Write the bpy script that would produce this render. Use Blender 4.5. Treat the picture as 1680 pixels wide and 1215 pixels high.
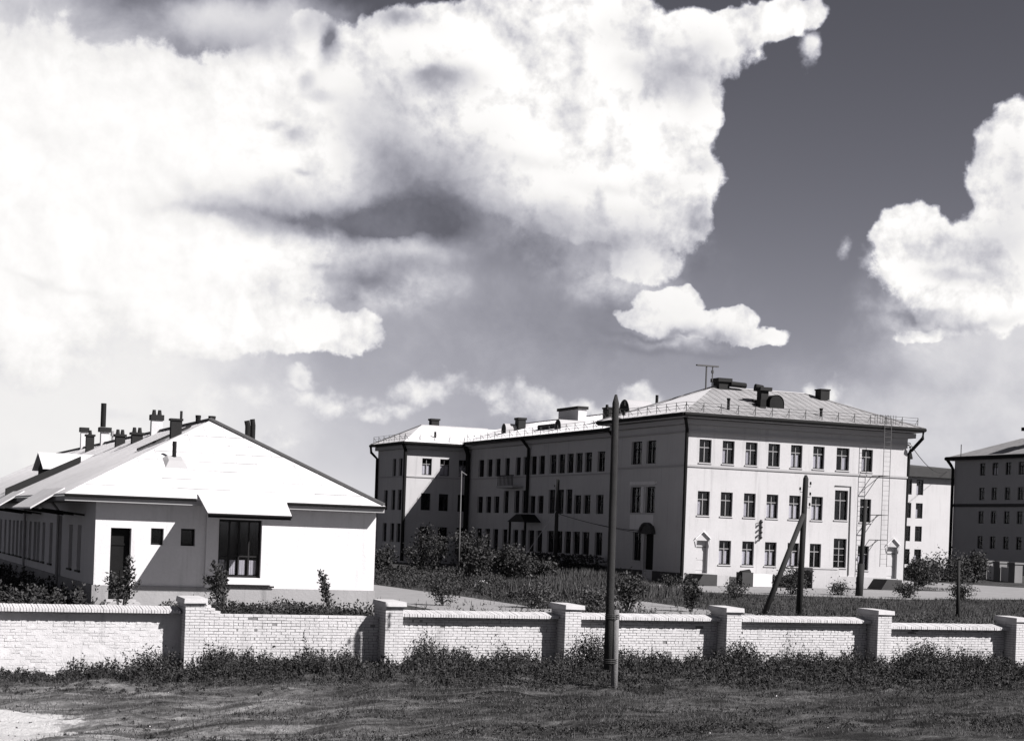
import bpy, bmesh, math, random
import numpy as np
from mathutils import Matrix, Vector
R = random.Random(7)
RN = np.random.RandomState(11)
sc = bpy.context.scene
COL = sc.collection
PI = math.pi
for o in list(bpy.data.objects):
    bpy.data.objects.remove(o)

# ------------------------------------------------------------------ camera
EXPO = 1.05
TH = math.atan(1140 / 2735.0)            # the buildings' axes are turned 22.6 degrees to the lens axis
ST, CT = math.sin(TH), math.cos(TH)
ROLL = math.asin(0.036)                  # the camera was held a little crooked
FWD = Vector((ST, CT, 0)); RIGHT = Vector((CT, -ST, 0)); UP = Vector((0, 0, 1))
RI = RIGHT * math.cos(ROLL) + UP * math.sin(ROLL)
UI = UP * math.cos(ROLL) - RIGHT * math.sin(ROLL)
cd = bpy.data.cameras.new('camera')
cam = bpy.data.objects.new('camera', cd); COL.objects.link(cam)
M4 = Matrix(((RI.x, UI.x, -FWD.x, 0), (RI.y, UI.y, -FWD.y, 0), (RI.z, UI.z, -FWD.z, 3.9), (0, 0, 0, 1)))
cam.matrix_world = M4
cd.sensor_width = 36; cd.lens = 36 * 2735 / 1680.0
cd.shift_y = 264.5 / 1680.0
cd.clip_start = 0.5; cd.clip_end = 6000
sc.camera = cam

# ------------------------------------------------------------------ sun and exposure
SUNV = Vector((0.80, -1.0, 1.08)).normalized()       # towards the sun
ELEV = math.asin(SUNV.z); AZ = math.atan2(SUNV.x, SUNV.y)
sd = bpy.data.lights.new('sun', 'SUN'); sd.energy = 5.0; sd.angle = math.radians(0.5); sd.color = (1.0, 0.968, 0.955)
so = bpy.data.objects.new('sun', sd); COL.objects.link(so)
so.rotation_euler = SUNV.to_track_quat('Z', 'Y').to_euler()
so.location = SUNV * 200
vs = sc.view_settings
vs.view_transform = 'Standard'; vs.look = 'None'; vs.exposure = EXPO; vs.gamma = 1.0; vs.use_curve_mapping = False

# ------------------------------------------------------------------ node helper
class NG:
    def __init__(s, nt): s.nt = nt; s.L = nt.links
    def n(s, t, **k):
        x = s.nt.nodes.new(t)
        for a, b in k.items(): setattr(x, a, b)
        return x
    def put(s, sock, v):
        if isinstance(v, bpy.types.NodeSocket): s.L.new(v, sock)
        elif v is not None: sock.default_value = v
    def m(s, op, a, b=None, c=None, clamp=False):
        x = s.n('ShaderNodeMath', operation=op); x.use_clamp = clamp
        s.put(x.inputs[0], a); s.put(x.inputs[1], b)
        if c is not None: s.put(x.inputs[2], c)
        return x.outputs[0]
    def v(s, op, a, b=None):
        x = s.n('ShaderNodeVectorMath', operation=op); s.put(x.inputs[0], a); s.put(x.inputs[1], b)
        return x.outputs['Value'] if op in ('LENGTH', 'DOT_PRODUCT', 'DISTANCE') else x.outputs[0]
    def mr(s, val, a, b, c=0., d=1., kind='SMOOTHSTEP'):
        x = s.n('ShaderNodeMapRange', interpolation_type=kind)
        s.put(x.inputs[0], val)
        for i, q in zip((1, 2, 3, 4), (a, b, c, d)): s.put(x.inputs[i], q)
        return x.outputs[0]
    def noise(s, vec, scale, detail=4, rough=.55, dist=0., out=0, typ=None, lac=2.0):
        x = s.n('ShaderNodeTexNoise')
        s.put(x.inputs['Vector'], vec); s.put(x.inputs['Scale'], scale); s.put(x.inputs['Detail'], detail)
        s.put(x.inputs['Roughness'], rough); s.put(x.inputs['Distortion'], dist); s.put(x.inputs['Lacunarity'], lac)
        return x.outputs[out]
    def mix(s, f, a, b):
        x = s.n('ShaderNodeMix', data_type='FLOAT'); s.put(x.inputs[0], f); s.put(x.inputs[2], a); s.put(x.inputs[3], b)
        return x.outputs[0]
    def comb(s, x, y, z):
        c = s.n('ShaderNodeCombineXYZ'); s.put(c.inputs[0], x); s.put(c.inputs[1], y); s.put(c.inputs[2], z); return c.outputs[0]

# ------------------------------------------------------------------ sky with clouds
world = bpy.data.worlds.new("World"); sc.world = world; world.use_nodes = True
wt = world.node_tree; g = NG(wt)
bg = wt.nodes['Background']
tc = g.n('ShaderNodeTexCoord')
D = tc.outputs['Generated']
sky = g.n('ShaderNodeTexSky', sky_type='NISHITA'); sky.sun_disc = False
sky.sun_elevation = ELEV; sky.sun_rotation = AZ; sky.air_density = 1.0; sky.dust_density = 0.4; sky.ozone_density = 1.0
sep = g.n('ShaderNodeSeparateColor'); wt.links.new(sky.outputs[0], sep.inputs[0])
red = g.m('MULTIPLY', sep.outputs[0], 0.1)                 # red-sensitive film: the red part of the daylight sky
base = g.m('MINIMUM', g.m('MULTIPLY', g.m('POWER', red, 1.42), 1.25), 0.72)
xr = g.v('DOT_PRODUCT', D, RIGHT); yf = g.v('DOT_PRODUCT', D, FWD); zu = g.v('DOT_PRODUCT', D, UP)
phi = g.m('ARCTAN2', xr, yf); el = g.m('ARCSINE', zu)
P0 = g.comb(phi, el, 0.0)

def d2(px, py):
    dx, dy = px - 840., py - 872.
    xu = dx * math.cos(ROLL) + dy * 0.036; yu = -dx * 0.036 + dy * math.cos(ROLL)
    a, b = xu / 2735., -yu / 2735.
    return math.atan(a), math.atan(b / math.sqrt(1 + a * a))

n1 = g.noise(D, 9.0, 4, .55, 0.2, out=1)
w1 = g.v('SCALE', g.v('SUBTRACT', n1, (.5, .5, .5))); w1.node.inputs['Scale'].default_value = 0.050
n2 = g.noise(D, 40.0, 4, .6, 0.1, out=1)
w2 = g.v('SCALE', g.v('SUBTRACT', n2, (.5, .5, .5))); w2.node.inputs['Scale'].default_value = 0.016
PW = g.v('ADD', P0, g.v('ADD', w1, w2))

def field(P, blobs):
    F = None
    for (cx, cy, rx, ry, amp) in blobs:
        a, b = d2(cx, cy)
        q = g.v('MULTIPLY', g.v('SUBTRACT', P, (a, b, 0)), (2735. / rx, 2735. / ry, 0))
        f = g.m('MULTIPLY', g.m('SUBTRACT', 1.0, g.v('LENGTH', q)), amp)
        if F is None: F = f
        else:
            x = g.n('ShaderNodeMath', operation='SMOOTH_MAX'); g.put(x.inputs[0], F); g.put(x.inputs[1], f); x.inputs[2].default_value = .12
            F = x.outputs[0]
    return F
def gauss(P, blobs):
    F = None
    for (cx, cy, rx, ry, amp) in blobs:
        a, b = d2(cx, cy)
        q = g.v('MULTIPLY', g.v('SUBTRACT', P, (a, b, 0)), (2735. / rx, 2735. / ry, 0))
        f = g.m('MULTIPLY', g.m('EXPONENT', g.m('MULTIPLY', g.v('DOT_PRODUCT', q, q), -1.0)), amp)
        F = f if F is None else g.m('ADD', F, f)
    return F
# heaped cloud with hard rims
CUM = [(0, 330, 330, 330, 1.3), (240, 330, 330, 260, 1.3), (520, 190, 260, 150, 1.2), (512, 72, 44, 52, 1), (640, 78, 60, 58, 1), (590, 150, 160, 80, 1),
       (780, 110, 190, 130, 1.1), (960, 90, 200, 120, 1.1), (1120, 80, 140, 85, 1), (1245, 34, 130, 40, .9), (1120, 160, 95, 80, 1), (1165, 130, 60, 80, .8),
       (900, 240, 230, 140, 1.1), (1060, 250, 130, 120, 1), (1085, 340, 90, 90, .9), (990, 320, 170, 90, 1), (1045, 415, 80, 55, .7), (760, 60, 150, 80, 1),
       (330, 500, 190, 85, 1), (480, 525, 150, 48, 1), (565, 540, 75, 38, .9), (300, 420, 250, 90, 1),
       (1500, 372, 72, 58, 1), (1560, 430, 125, 82, 1), (1660, 290, 85, 120, 1), (1640, 420, 130, 120, 1), (1600, 485, 110, 46, 1), (1545, 530, 80, 14, .5),
       (1090, 496, 64, 40, 1), (1060, 520, 70, 24, 1), (1130, 530, 80, 26, 1), (1195, 526, 62, 38, 1), (1245, 550, 62, 18, .9)]
LOW = [(475, 612, 34, 22, 1.4), (590, 660, 40, 16, .8), (800, 640, 50, 22, 1), (910, 668, 50, 18, .9), (210, 690, 60, 18, .7), (280, 660, 40, 18, .7), (1480, 700, 60, 16, .6), (390, 645, 62, 24, .8), (520, 642, 70, 28, 1), (330, 668, 56, 26, 1), (435, 718, 46, 26, 1), (690, 640, 110, 30, 1), (740, 630, 54, 26, .9),
       (860, 655, 76, 34, 1), (960, 655, 60, 22, .9), (1040, 645, 56, 30, 1.1), (1345, 632, 30, 26, 1), (1382, 626, 28, 36, 1.1), (1400, 662, 64, 20, .8), (640, 660, 70, 20, .7),
       (1330, 90, 16, 26, .5), (1395, 400, 18, 34, .4), (250, 530, 60, 26, .6), (1440, 420, 30, 30, .4)]
BODY = [(640, 250, 260, 150, 1), (560, 330, 260, 110, 1), (430, 380, 260, 90, 1), (900, 330, 260, 110, 1), (980, 400, 190, 70, .9), (620, 425, 190, 60, .9), (620, 470, 170, 50, .8), (1560, 500, 140, 50, .8), (1110, 545, 120, 30, .7), (1010, 460, 120, 60, .6)]
VEIL = [(-60, 420, 560, 640, 1.3), (140, 640, 460, 360, 1.1), (820, 470, 440, 230, .9), (620, 420, 340, 200, .9), (420, 40, 230, 70, .9), (980, 560, 330, 120, .6),
        (1660, 560, 300, 230, .9), (1560, 690, 520, 140, 1), (840, 720, 620, 100, .7), (300, 690, 460, 140, 1)]
DARK = [(640, 350, 125, 34, .62), (690, 368, 90, 20, .32), (540, 374, 140, 14, .44), (690, 300, 80, 60, .42), (650, 250, 70, 80, .32), (640, 180, 60, 70, .24), (410, 340, 100, 22, .52), (330, 345, 50, 10, .25), (470, 310, 80, 26, .26), (500, 352, 90, 14, .30),
        (600, 458, 80, 16, .55), (690, 440, 120, 20, .34), (520, 430, 26, 8, .30), (735, 140, 40, 22, .56), (700, 128, 26, 10, .35), (492, 218, 17, 11, .42), (455, 200, 24, 6, .35), (498, 272, 16, 5, .32),
        (525, 145, 16, 10, .32), (545, 165, 24, 9, .26), (1130, 95, 80, 36, .30), (1020, 60, 50, 20, .16), (1130, 345, 26, 22, .36), (1120, 130, 70, 30, .28), (840, 395, 180, 44, .46), (900, 345, 170, 30, .24), (1010, 390, 90, 26, .28), (770, 300, 60, 60, .30),
        (1510, 505, 60, 9, .56), (1570, 440, 34, 14, .30), (1630, 440, 50, 20, .20), (1080, 548, 80, 6, .40), (1090, 568, 120, 10, .22), (900, 520, 260, 60, .20), (1130, 420, 22, 22, .2), (420, 60, 90, 26, .30), (520, 40, 30, 30, .30), (100, 465, 90, 9, .10), (553, 78, 14, 34, .75), (655, 34, 34, 14, .6), (1480, 590, 60, 20, .10), (1615, 385, 60, 34, .24), (1655, 300, 34, 60, .20), (1540, 400, 40, 26, .16), (1600, 520, 70, 10, .3), (1160, 545, 90, 12, .22),
        (1040, 110, 40, 14, .16), (1150, 250, 26, 16, .22), (1090, 285, 40, 12, .14), (980, 290, 70, 12, .12), (860, 260, 60, 12, .12), (960, 430, 90, 22, .22)]
cum = field(PW, CUM); low = field(PW, LOW); body = field(PW, BODY); veil = field(PW, VEIL); dark = gauss(PW, DARK)
fb = g.m('SUBTRACT', g.noise(D, 26.0, 6, .58, .25), .5)
fb2 = g.m('SUBTRACT', g.noise(D, 90.0, 5, .6, .1), .5)
vor = g.n('ShaderNodeTexVoronoi', feature='SMOOTH_F1'); g.put(vor.inputs['Vector'], D); vor.inputs['Scale'].default_value = 46.; vor.inputs['Smoothness'].default_value = .3; vor.inputs['Detail'].default_value = 1.
puff = g.m('SUBTRACT', .42, vor.outputs['Distance'])
# scattered fair-weather cumulus over the rest of the sky
far = g.m('SUBTRACT', g.noise(D, 3.4, 3, .5, .2), .66)
outside = g.m('MAXIMUM', g.mr(g.m('ABSOLUTE', phi), .36, .55), g.mr(el, .36, .55))
far = g.m('SUBTRACT', g.m('MULTIPLY', g.m('MULTIPLY', far, 3.2), outside), g.m('SUBTRACT', 1.0, outside))
cum = g.m('MAXIMUM', cum, far)
rim = g.m('ADD', g.m('MULTIPLY', fb, .62), g.m('ADD', g.m('MULTIPLY', fb2, .22), g.m('MULTIPLY', puff, .12)))
dens = g.m('ADD', cum, rim)
ccov = g.mr(dens, .03, .16)
ldens = g.m('ADD', low, g.m('ADD', g.m('MULTIPLY', fb, 1.0), g.m('ADD', g.m('MULTIPLY', fb2, .7), g.m('MULTIPLY', puff, .3))))
lcov = g.m('MULTIPLY', g.mr(ldens, -.05, .62), .82)
bcov = g.m('MULTIPLY', g.mr(g.m('ADD', body, g.m('MULTIPLY', fb, .7)), -.05, .55), .85)
vcov = g.mr(g.m('ADD', veil, g.m('MULTIPLY', fb, .5)), 0., .75)
dcov = g.m('MULTIPLY', dark, g.m('ADD', 1.0, g.m('ADD', g.m('MULTIPLY', fb, 1.3), g.m('MULTIPLY', fb2, .5))))
dcov = g.m('MINIMUM', g.m('MAXIMUM', dcov, 0.0), .86)
# relief: density a step towards the sun against density here, at two sizes of billow
D2 = g.v('ADD', D, (RIGHT * 0.011 + UP * 0.013))
fs = g.m('SUBTRACT', g.noise(D2, 26.0, 4, .58, .25), .5)
D3 = g.v('ADD', D, (RIGHT * 0.0035 + UP * 0.0045))
fs2 = g.m('SUBTRACT', g.noise(D3, 90.0, 4, .6, .1), .5)
rel = g.m('ADD', g.m('MULTIPLY', g.m('SUBTRACT', fb, fs), 1.0), g.m('MULTIPLY', g.m('SUBTRACT', fb2, fs2), .42))
relk = g.mr(phi, d2(250, 0)[0], d2(760, 0)[0], .22, 1.0)
rel = g.m('MULTIPLY', rel, relk)
mott = g.m('MULTIPLY', g.m('ADD', g.m('MULTIPLY', fb, .55), g.m('MULTIPLY', fb2, .22)), relk)
azveil = g.mr(phi, d2(950, 0)[0], d2(200, 0)[0], .36, .90)
azveil = g.mix(g.mr(phi, d2(1150, 0)[0], d2(1600, 0)[0]), azveil, .70)
azveil = g.mix(g.mr(g.m('ABSOLUTE', phi), .4, .9), azveil, .30)
s1 = g.mix(g.m('MULTIPLY', vcov, .95), base, g.m('ADD', azveil, g.m('MULTIPLY', mott, .55)))
s2 = g.mix(bcov, s1, g.m('ADD', .70, g.m('ADD', rel, mott)))
s2 = g.mix(lcov, s2, g.m('ADD', .84, g.m('MULTIPLY', rel, 1.2)))
lowshade = g.mr(g.m('ADD', dens, g.m('MULTIPLY', mott, .5)), .02, .55, 0., .16)      # thin rims a little greyer than the thick heart
cb = g.m('MINIMUM', g.m('ADD', .84, g.m('ADD', g.m('MULTIPLY', rel, 1.25), lowshade)), 1.03)
s3 = g.mix(ccov, s2, cb)
s4 = g.m('MAXIMUM', g.mix(dcov, s3, .085), .06)
lum = g.m('MULTIPLY', s4, 10.0 / 2 ** EXPO)
tint = g.n('ShaderNodeCombineColor')
lo = g.mr(s4, .1, .9, 1., 0., 'LINEAR')
wt.links.new(g.m('MULTIPLY', lum, g.m('SUBTRACT', 1.0, g.m('MULTIPLY', lo, .055))), tint.inputs[0])
wt.links.new(g.m('MULTIPLY', lum, g.m('SUBTRACT', .985, g.m('MULTIPLY', lo, .035))), tint.inputs[1])
wt.links.new(g.m('MULTIPLY', lum, g.m('ADD', .975, g.m('MULTIPLY', lo, .17))), tint.inputs[2])
wt.links.new(tint.outputs[0], bg.inputs[0]); bg.inputs[1].default_value = 0.1
world.cycles.sampling_method = 'MANUAL'; world.cycles.sample_map_resolution = 512

# ------------------------------------------------------------------ materials
MATS = {}
def grey(v, a=1.0): return (v * 1.0, v * .985, v * 1.005, 1)
KALB = 0.62
def mat(name, v, rough=.85, var=.12, scale=1.5, bump=0., bscale=30., streak=0., metal=0., spec=.3, fine=0., fscale=25., lo=None):
    if name in MATS: return MATS[name]
    v = v * KALB
    m = bpy.data.materials.new(name); m.use_nodes = True
    q = NG(m.node_tree); b = m.node_tree.nodes['Principled BSDF']
    t = q.n('ShaderNodeTexCoord').outputs['Object']
    geo = q.n('ShaderNodeNewGeometry').outputs['Position']
    f = q.noise(geo, scale, 5, .6)
    k = q.m('ADD', 1.0, q.m('MULTIPLY', q.m('SUBTRACT', f, .5), var * 2))
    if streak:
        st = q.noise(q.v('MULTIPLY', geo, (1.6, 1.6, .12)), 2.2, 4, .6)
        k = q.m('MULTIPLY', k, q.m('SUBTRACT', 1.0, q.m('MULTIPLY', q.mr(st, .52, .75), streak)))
    if fine:
        k = q.m('MULTIPLY', k, q.m('ADD', 1.0, q.m('MULTIPLY', q.m('SUBTRACT', q.noise(geo, fscale, 4, .7), .5), fine * 2)))
    val = q.m('MULTIPLY', k, v)
    c = q.n('ShaderNodeCombineColor')
    q.put(c.inputs[0], val); q.put(c.inputs[1], q.m('MULTIPLY', val, .985)); q.put(c.inputs[2], q.m('MULTIPLY', val, 1.005))
    m.node_tree.links.new(c.outputs[0], b.inputs['Base Color'])
    b.inputs['Roughness'].default_value = rough; b.inputs['Metallic'].default_value = metal
    b.inputs['Specular IOR Level'].default_value = spec
    if bump:
        bn = q.n('ShaderNodeBump'); bn.inputs['Strength'].default_value = bump; bn.inputs['Distance'].default_value = .03
        q.put(bn.inputs['Height'], q.noise(geo, bscale, 4, .6)); m.node_tree.links.new(bn.outputs[0], b.inputs['Normal'])
    MATS[name] = m
    return m
M_HOUSE = mat('white_limewash', .78, .92, .14, .6, .3, 18, streak=.16, fine=.10, fscale=9)
M_PLINTH = mat('grey_plinth_render', .36, .95, .22, .9, .4, 12, streak=.25)
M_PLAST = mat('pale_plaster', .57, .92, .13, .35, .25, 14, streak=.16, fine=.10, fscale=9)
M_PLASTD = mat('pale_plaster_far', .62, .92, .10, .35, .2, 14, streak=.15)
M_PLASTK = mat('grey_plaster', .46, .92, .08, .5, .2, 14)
M_MOULD = mat('moulding_plaster', .42, .9, .06, 1.2)
M_ROOFW = mat('white_roof_sheet', .76, .7, .20, .5, .2, 20, streak=.22, fine=.10, fscale=6)
M_ROOFB = mat('pale_metal_roof', .98, .6, .10, .9, .1, 9, streak=.12)
M_ROOFG = mat('weathered_metal_roof', .34, .65, .35, .8, .12, 9, streak=.35, fine=.15, fscale=9)
M_DARK = mat('dark_painted_metal', .016, .75, .3, 3, spec=.12)
M_GUT = mat('gutter_iron', .014, .75, .3, 2, spec=.12)
M_SOOT = mat('sooty_brick', .020, .9, .3, 4, .5, 30)
M_WBRICK = mat('whitewashed_brick_stack', .72, .9, .10, 3, .4, 24)
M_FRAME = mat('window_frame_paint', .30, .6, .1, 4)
M_FRAMED = mat('dark_frame_paint_and_shade', .025, .7, .1, 4, spec=.1)  # dark frames; on outer frames the colour stands in for reveal shade
M_ROOM = mat('room_dark_stand_in', .018, .95, .2, 1)
M_CURT = mat('cotton_curtain', .95, .9, .12, 2.5, .3, 9)
M_DOOR = mat('door_paint', .55, .6, .1, 3)
M_DDOOR = mat('dark_door_wood', .012, .85, .3, 4, .2, 30, spec=.1)
M_WOOD = mat('weathered_pole_wood_lit_streaks', .034, .9, .5, 3, .6, 60, streak=.5, fine=.5, fscale=30)  # weather streaks also stand in for a sunlit streak, put into the colour
M_WOODP = mat('pale_stub_wood', .22, .9, .35, 4, .5, 60, fine=.3, fscale=50)
M_WOODD = mat('tarred_wood', .022, .85, .3, 4, .3, 50)
M_CONC = mat('concrete', .50, .92, .15, 1.5, .3, 25, streak=.2)
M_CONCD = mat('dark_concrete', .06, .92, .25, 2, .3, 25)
M_WIRE = mat('wire', .03, .6, .1, 5)
M_PORC = mat('porcelain', .55, .3, .05, 5)
M_IRON = mat('ladder_iron', .16, .7, .2, 4)
M_RUST = mat('railing_iron', .09, .75, .2, 4)
M_BRICK = mat('whitewashed_brick', .68, .93, .18, .8, .5, 35, streak=.28, fine=.22, fscale=14)
M_MORT = mat('mortar_joint', .22, .95, .8, 2.2, .3, 40)
M_CAP = mat('cap_cement', .62, .9, .25, 2.5, .3, 30)
M_STONE = mat('pale_stone', .75, .9, .1, 6, .4, 20)
M_LEAF = mat('leaf_dark', .040, .65, .45, 1.2, spec=.25, fine=.5, fscale=7)
M_LEAF2 = mat('leaf_mid', .075, .65, .4, 1.2, spec=.25, fine=.5, fscale=7)
M_GRASS = mat('grass_blade', .062, .7, .45, .35, spec=.2, fine=.4, fscale=5)
M_WEED = mat('weed_leaf', .046, .7, .4, .5, spec=.2, fine=.5, fscale=6)
M_DRY = mat('dry_grass_blade', .17, .8, .35, .5, spec=.15, fine=.4, fscale=6)
M_STEM = mat('bark', .06, .9, .3, 6)

def glass():
    m = bpy.data.materials.new('window_glass'); m.use_nodes = True
    nt = m.node_tree; nt.nodes.clear(); q = NG(nt)
    o = q.n('ShaderNodeOutputMaterial'); mx = q.n('ShaderNodeMixShader'); tr = q.n('ShaderNodeBsdfTransparent'); gl = q.n('ShaderNodeBsdfGlossy')
    gl.inputs['Roughness'].default_value = .06; gl.inputs['Color'].default_value = (.9, .9, .9, 1)
    tr.inputs['Color'].default_value = (.82, .82, .84, 1)
    mx.inputs[0].default_value = .03
    nt.links.new(tr.outputs[0], mx.inputs[1]); nt.links.new(gl.outputs[0], mx.inputs[2]); nt.links.new(mx.outputs[0], o.inputs[0])
    return m
M_GLASS = glass()

# ------------------------------------------------------------------ mesh helpers
class MB:
    def __init__(s): s.v = []; s.f = []; s.m = []
    def poly(s, pts, m=0):
        b = len(s.v); s.v += [tuple(p) for p in pts]; s.f.append(tuple(range(b, b + len(pts)))); s.m.append(m); return s
    def hexa(s, p, m=0):        # 8 points: bottom 4 then top 4
        b = len(s.v); s.v += [tuple(q) for q in p]
        for f in ((0, 3, 2, 1), (4, 5, 6, 7), (0, 1, 5, 4), (1, 2, 6, 5), (2, 3, 7, 6), (3, 0, 4, 7)):
            s.f.append(tuple(b + i for i in f)); s.m.append(m)
        return s
    def box(s, x0, y0, z0, x1, y1, z1, m=0):
        return s.hexa([(x0, y0, z0), (x1, y0, z0), (x1, y1, z0), (x0, y1, z0), (x0, y0, z1), (x1, y0, z1), (x1, y1, z1), (x0, y1, z1)], m)
    def tube(s, pts, r, n=8, m=0, cap=True):
        pts = [Vector(p) for p in pts]
        rr = r if isinstance(r, (list, tuple)) else [r] * len(pts)
        b = len(s.v)
        for i, p in enumerate(pts):
            d = (pts[min(i + 1, len(pts) - 1)] - pts[max(i - 1, 0)]).normalized()
            a = Vector((0, 0, 1)) if abs(d.z) < .9 else Vector((1, 0, 0))
            u = d.cross(a).normalized(); w = d.cross(u)
            for k in range(n):
                t = 2 * PI * k / n
                q = p + u * (math.cos(t) * rr[i]) + w * (math.sin(t) * rr[i]); s.v.append(tuple(q))
        for i in range(len(pts) - 1):
            for k in range(n):
                s.f.append((b + i * n + k, b + i * n + (k + 1) % n, b + (i + 1) * n + (k + 1) % n, b + (i + 1) * n + k)); s.m.append(m)
        if cap:
            s.f.append(tuple(b + k for k in range(n))); s.m.append(m)
            e = b + (len(pts) - 1) * n; s.f.append(tuple(e + k for k in range(n))[::-1]); s.m.append(m)
        return s
    def mesh(s, name, mats, off=(0, 0, 0), smooth=False):
        me = bpy.data.meshes.new(name)
        me.from_pydata([(x - off[0], y - off[1], z - off[2]) for x, y, z in s.v], [], s.f)
        ms = mats if isinstance(mats, (list, tuple)) else [mats]
        for q in ms: me.materials.append(q)
        if len(ms) > 1: me.polygons.foreach_set('material_index', s.m)
        bm = bmesh.new(); bm.from_mesh(me); bmesh.ops.recalc_face_normals(bm, faces=bm.faces); bm.to_mesh(me); bm.free()
        if smooth: me.polygons.foreach_set('use_smooth', [True] * len(me.polygons))
        return me
    def build(s, name, mats, parent=None, smooth=False):
        off = tuple(parent['_o']) if parent is not None and '_o' in parent else (0, 0, 0)
        o = bpy.data.objects.new(name, s.mesh(name, mats, off, smooth)); COL.objects.link(o)
        if parent is not None: o.parent = parent; o['_o'] = off
        return o

def thing(name, label, cat, loc=(0, 0, 0), group=None):
    o = bpy.data.objects.new(name, None); COL.objects.link(o); o.location = loc; o.empty_display_size = .3
    o['label'] = label; o['category'] = cat; o['_o'] = tuple(loc)
    if group: o['group'] = group
    return o
def tag(o, label, cat, group=None):
    o['label'] = label; o['category'] = cat
    if group: o['group'] = group
    return o
def place(name, me, parent, loc, rot=0.0):
    """a part that shares mesh data, set at a world position under its parent"""
    off = parent['_o']
    o = bpy.data.objects.new(name, me); COL.objects.link(o); o.parent = parent
    o.location = (loc[0] - off[0], loc[1] - off[1], loc[2] - off[2]); o.rotation_euler = (0, 0, rot)
    return o
def sub(name, me, parent):
    o = bpy.data.objects.new(name, me); COL.objects.link(o); o.parent = parent
    return o

# fast leaf / blade meshes ------------------------------------------------
def np_mesh(name, verts, faces, material):
    me = bpy.data.meshes.new(name); n = len(verts); k = faces.shape[1]; nf = len(faces)
    me.vertices.add(n); me.vertices.foreach_set('co', verts.astype(np.float32).ravel())
    me.loops.add(nf * k); me.loops.foreach_set('vertex_index', faces.astype(np.int32).ravel())
    me.polygons.add(nf); me.polygons.foreach_set('loop_start', np.arange(0, nf * k, k, dtype=np.int32))
    me.materials.append(material); me.update(calc_edges=True); me.validate()
    return me
def blades(px, py, pz, h, w, lean=.35):
    n = len(px); a = RN.rand(n) * 2 * PI; b = RN.rand(n) * 2 * PI
    l = RN.rand(n) * lean * h
    dx, dy = np.cos(a) * w * .5, np.sin(a) * w * .5
    V = np.empty((n, 3, 3))
    V[:, 0] = np.stack([px - dx, py - dy, pz - .02], 1); V[:, 1] = np.stack([px + dx, py + dy, pz - .02], 1)
    V[:, 2] = np.stack([px + np.cos(b) * l, py + np.sin(b) * l, pz + h], 1)
    return V.reshape(-1, 3), np.arange(n * 3).reshape(-1, 3)
def leaves(c, size, up=.4):
    """quads of leaf size at points c with random tilt"""
    n = len(c); s = size * (.6 + .8 * RN.rand(n))
    d = RN.randn(n, 3); d[:, 2] = d[:, 2] * .7 + up; d /= np.linalg.norm(d, axis=1)[:, None]
    e = RN.randn(n, 3); e -= d * (e * d).sum(1)[:, None]; e /= np.linalg.norm(e, axis=1)[:, None]
    V = np.empty((n, 4, 3))
    V[:, 0] = c; V[:, 1] = c + d * (s * .5)[:, None] + e * (s * .28)[:, None]; V[:, 2] = c + d * s[:, None]; V[:, 3] = c + d * (s * .5)[:, None] - e * (s * .28)[:, None]
    return V.reshape(-1, 3), np.arange(n * 4).reshape(-1, 4)
def sheet(name, v, f, m, parent=None):
    off = np.array(parent['_o']) if parent is not None else np.zeros(3)
    o = bpy.data.objects.new(name, np_mesh(name, v - off, f, m)); COL.objects.link(o)
    if parent is not None: o.parent = parent
    return o

# ------------------------------------------------------------------ ground
WR = np.random.RandomState(5); WAVES = []
for k_ in range(46):
    lam = .35 * (12 ** WR.rand()); an = WR.randn() * .75 + PI / 2; kk_ = 2 * PI / lam
    WAVES.append((kk_ * math.cos(an) * .6, kk_ * math.sin(an), WR.rand() * 6.28, .0055 * lam ** .62))
def gz(x, y):
    x = np.asarray(x, float); y = np.asarray(y, float)
    t = np.clip((14 - x) / 10, 0, 1); t = t * t * (3 - 2 * t)
    near = -.28 * t + .05 * np.sin(x * .9 + y * 1.7) + .04 * np.sin(x * 2.3 - y * 1.1 + 1) + .025 * np.sin(x * 4.1 + y * 5.3)
    near = near - .05 * np.exp(-((y - 33.6 - .03 * x) / .5) ** 2) - .05 * np.exp(-((y - 36.0 - .02 * x) / .5) ** 2)
    for (kx, ky, ph, am) in WAVES: near = near + am * np.sin(kx * x + ky * y + ph)
    near = np.where(np.hypot(x, y) < 12, near * 0 - .2, near)
    far = .8 + 0 * x
    return np.where(y > 44.1, far, near)
def lin(a, b, n): return list(np.linspace(a, b, n))
gx = [-1500, -600, -200, -60] + lin(-20, 0, 40) + lin(.2, 44, 340) + lin(45, 60, 20) + [75, 95, 130, 200, 400, 900, 1800]
gy = [-800, -200, -60, -20, 0, 12] + lin(22, 27.9, 15) + lin(28, 44.08, 230) + [44.13, 46, 50, 60, 80, 110, 150, 220, 400, 900, 2500]
X, Y = np.meshgrid(gx, gy); Zg = gz(X, Y)
V = np.stack([X, Y, Zg], -1).reshape(-1, 3); nx, ny = len(gx), len(gy)
I = np.arange(nx * ny).reshape(ny, nx)
F = np.stack([I[:-1, :-1], I[:-1, 1:], I[1:, 1:], I[1:, :-1]], -1).reshape(-1, 4)
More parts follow.
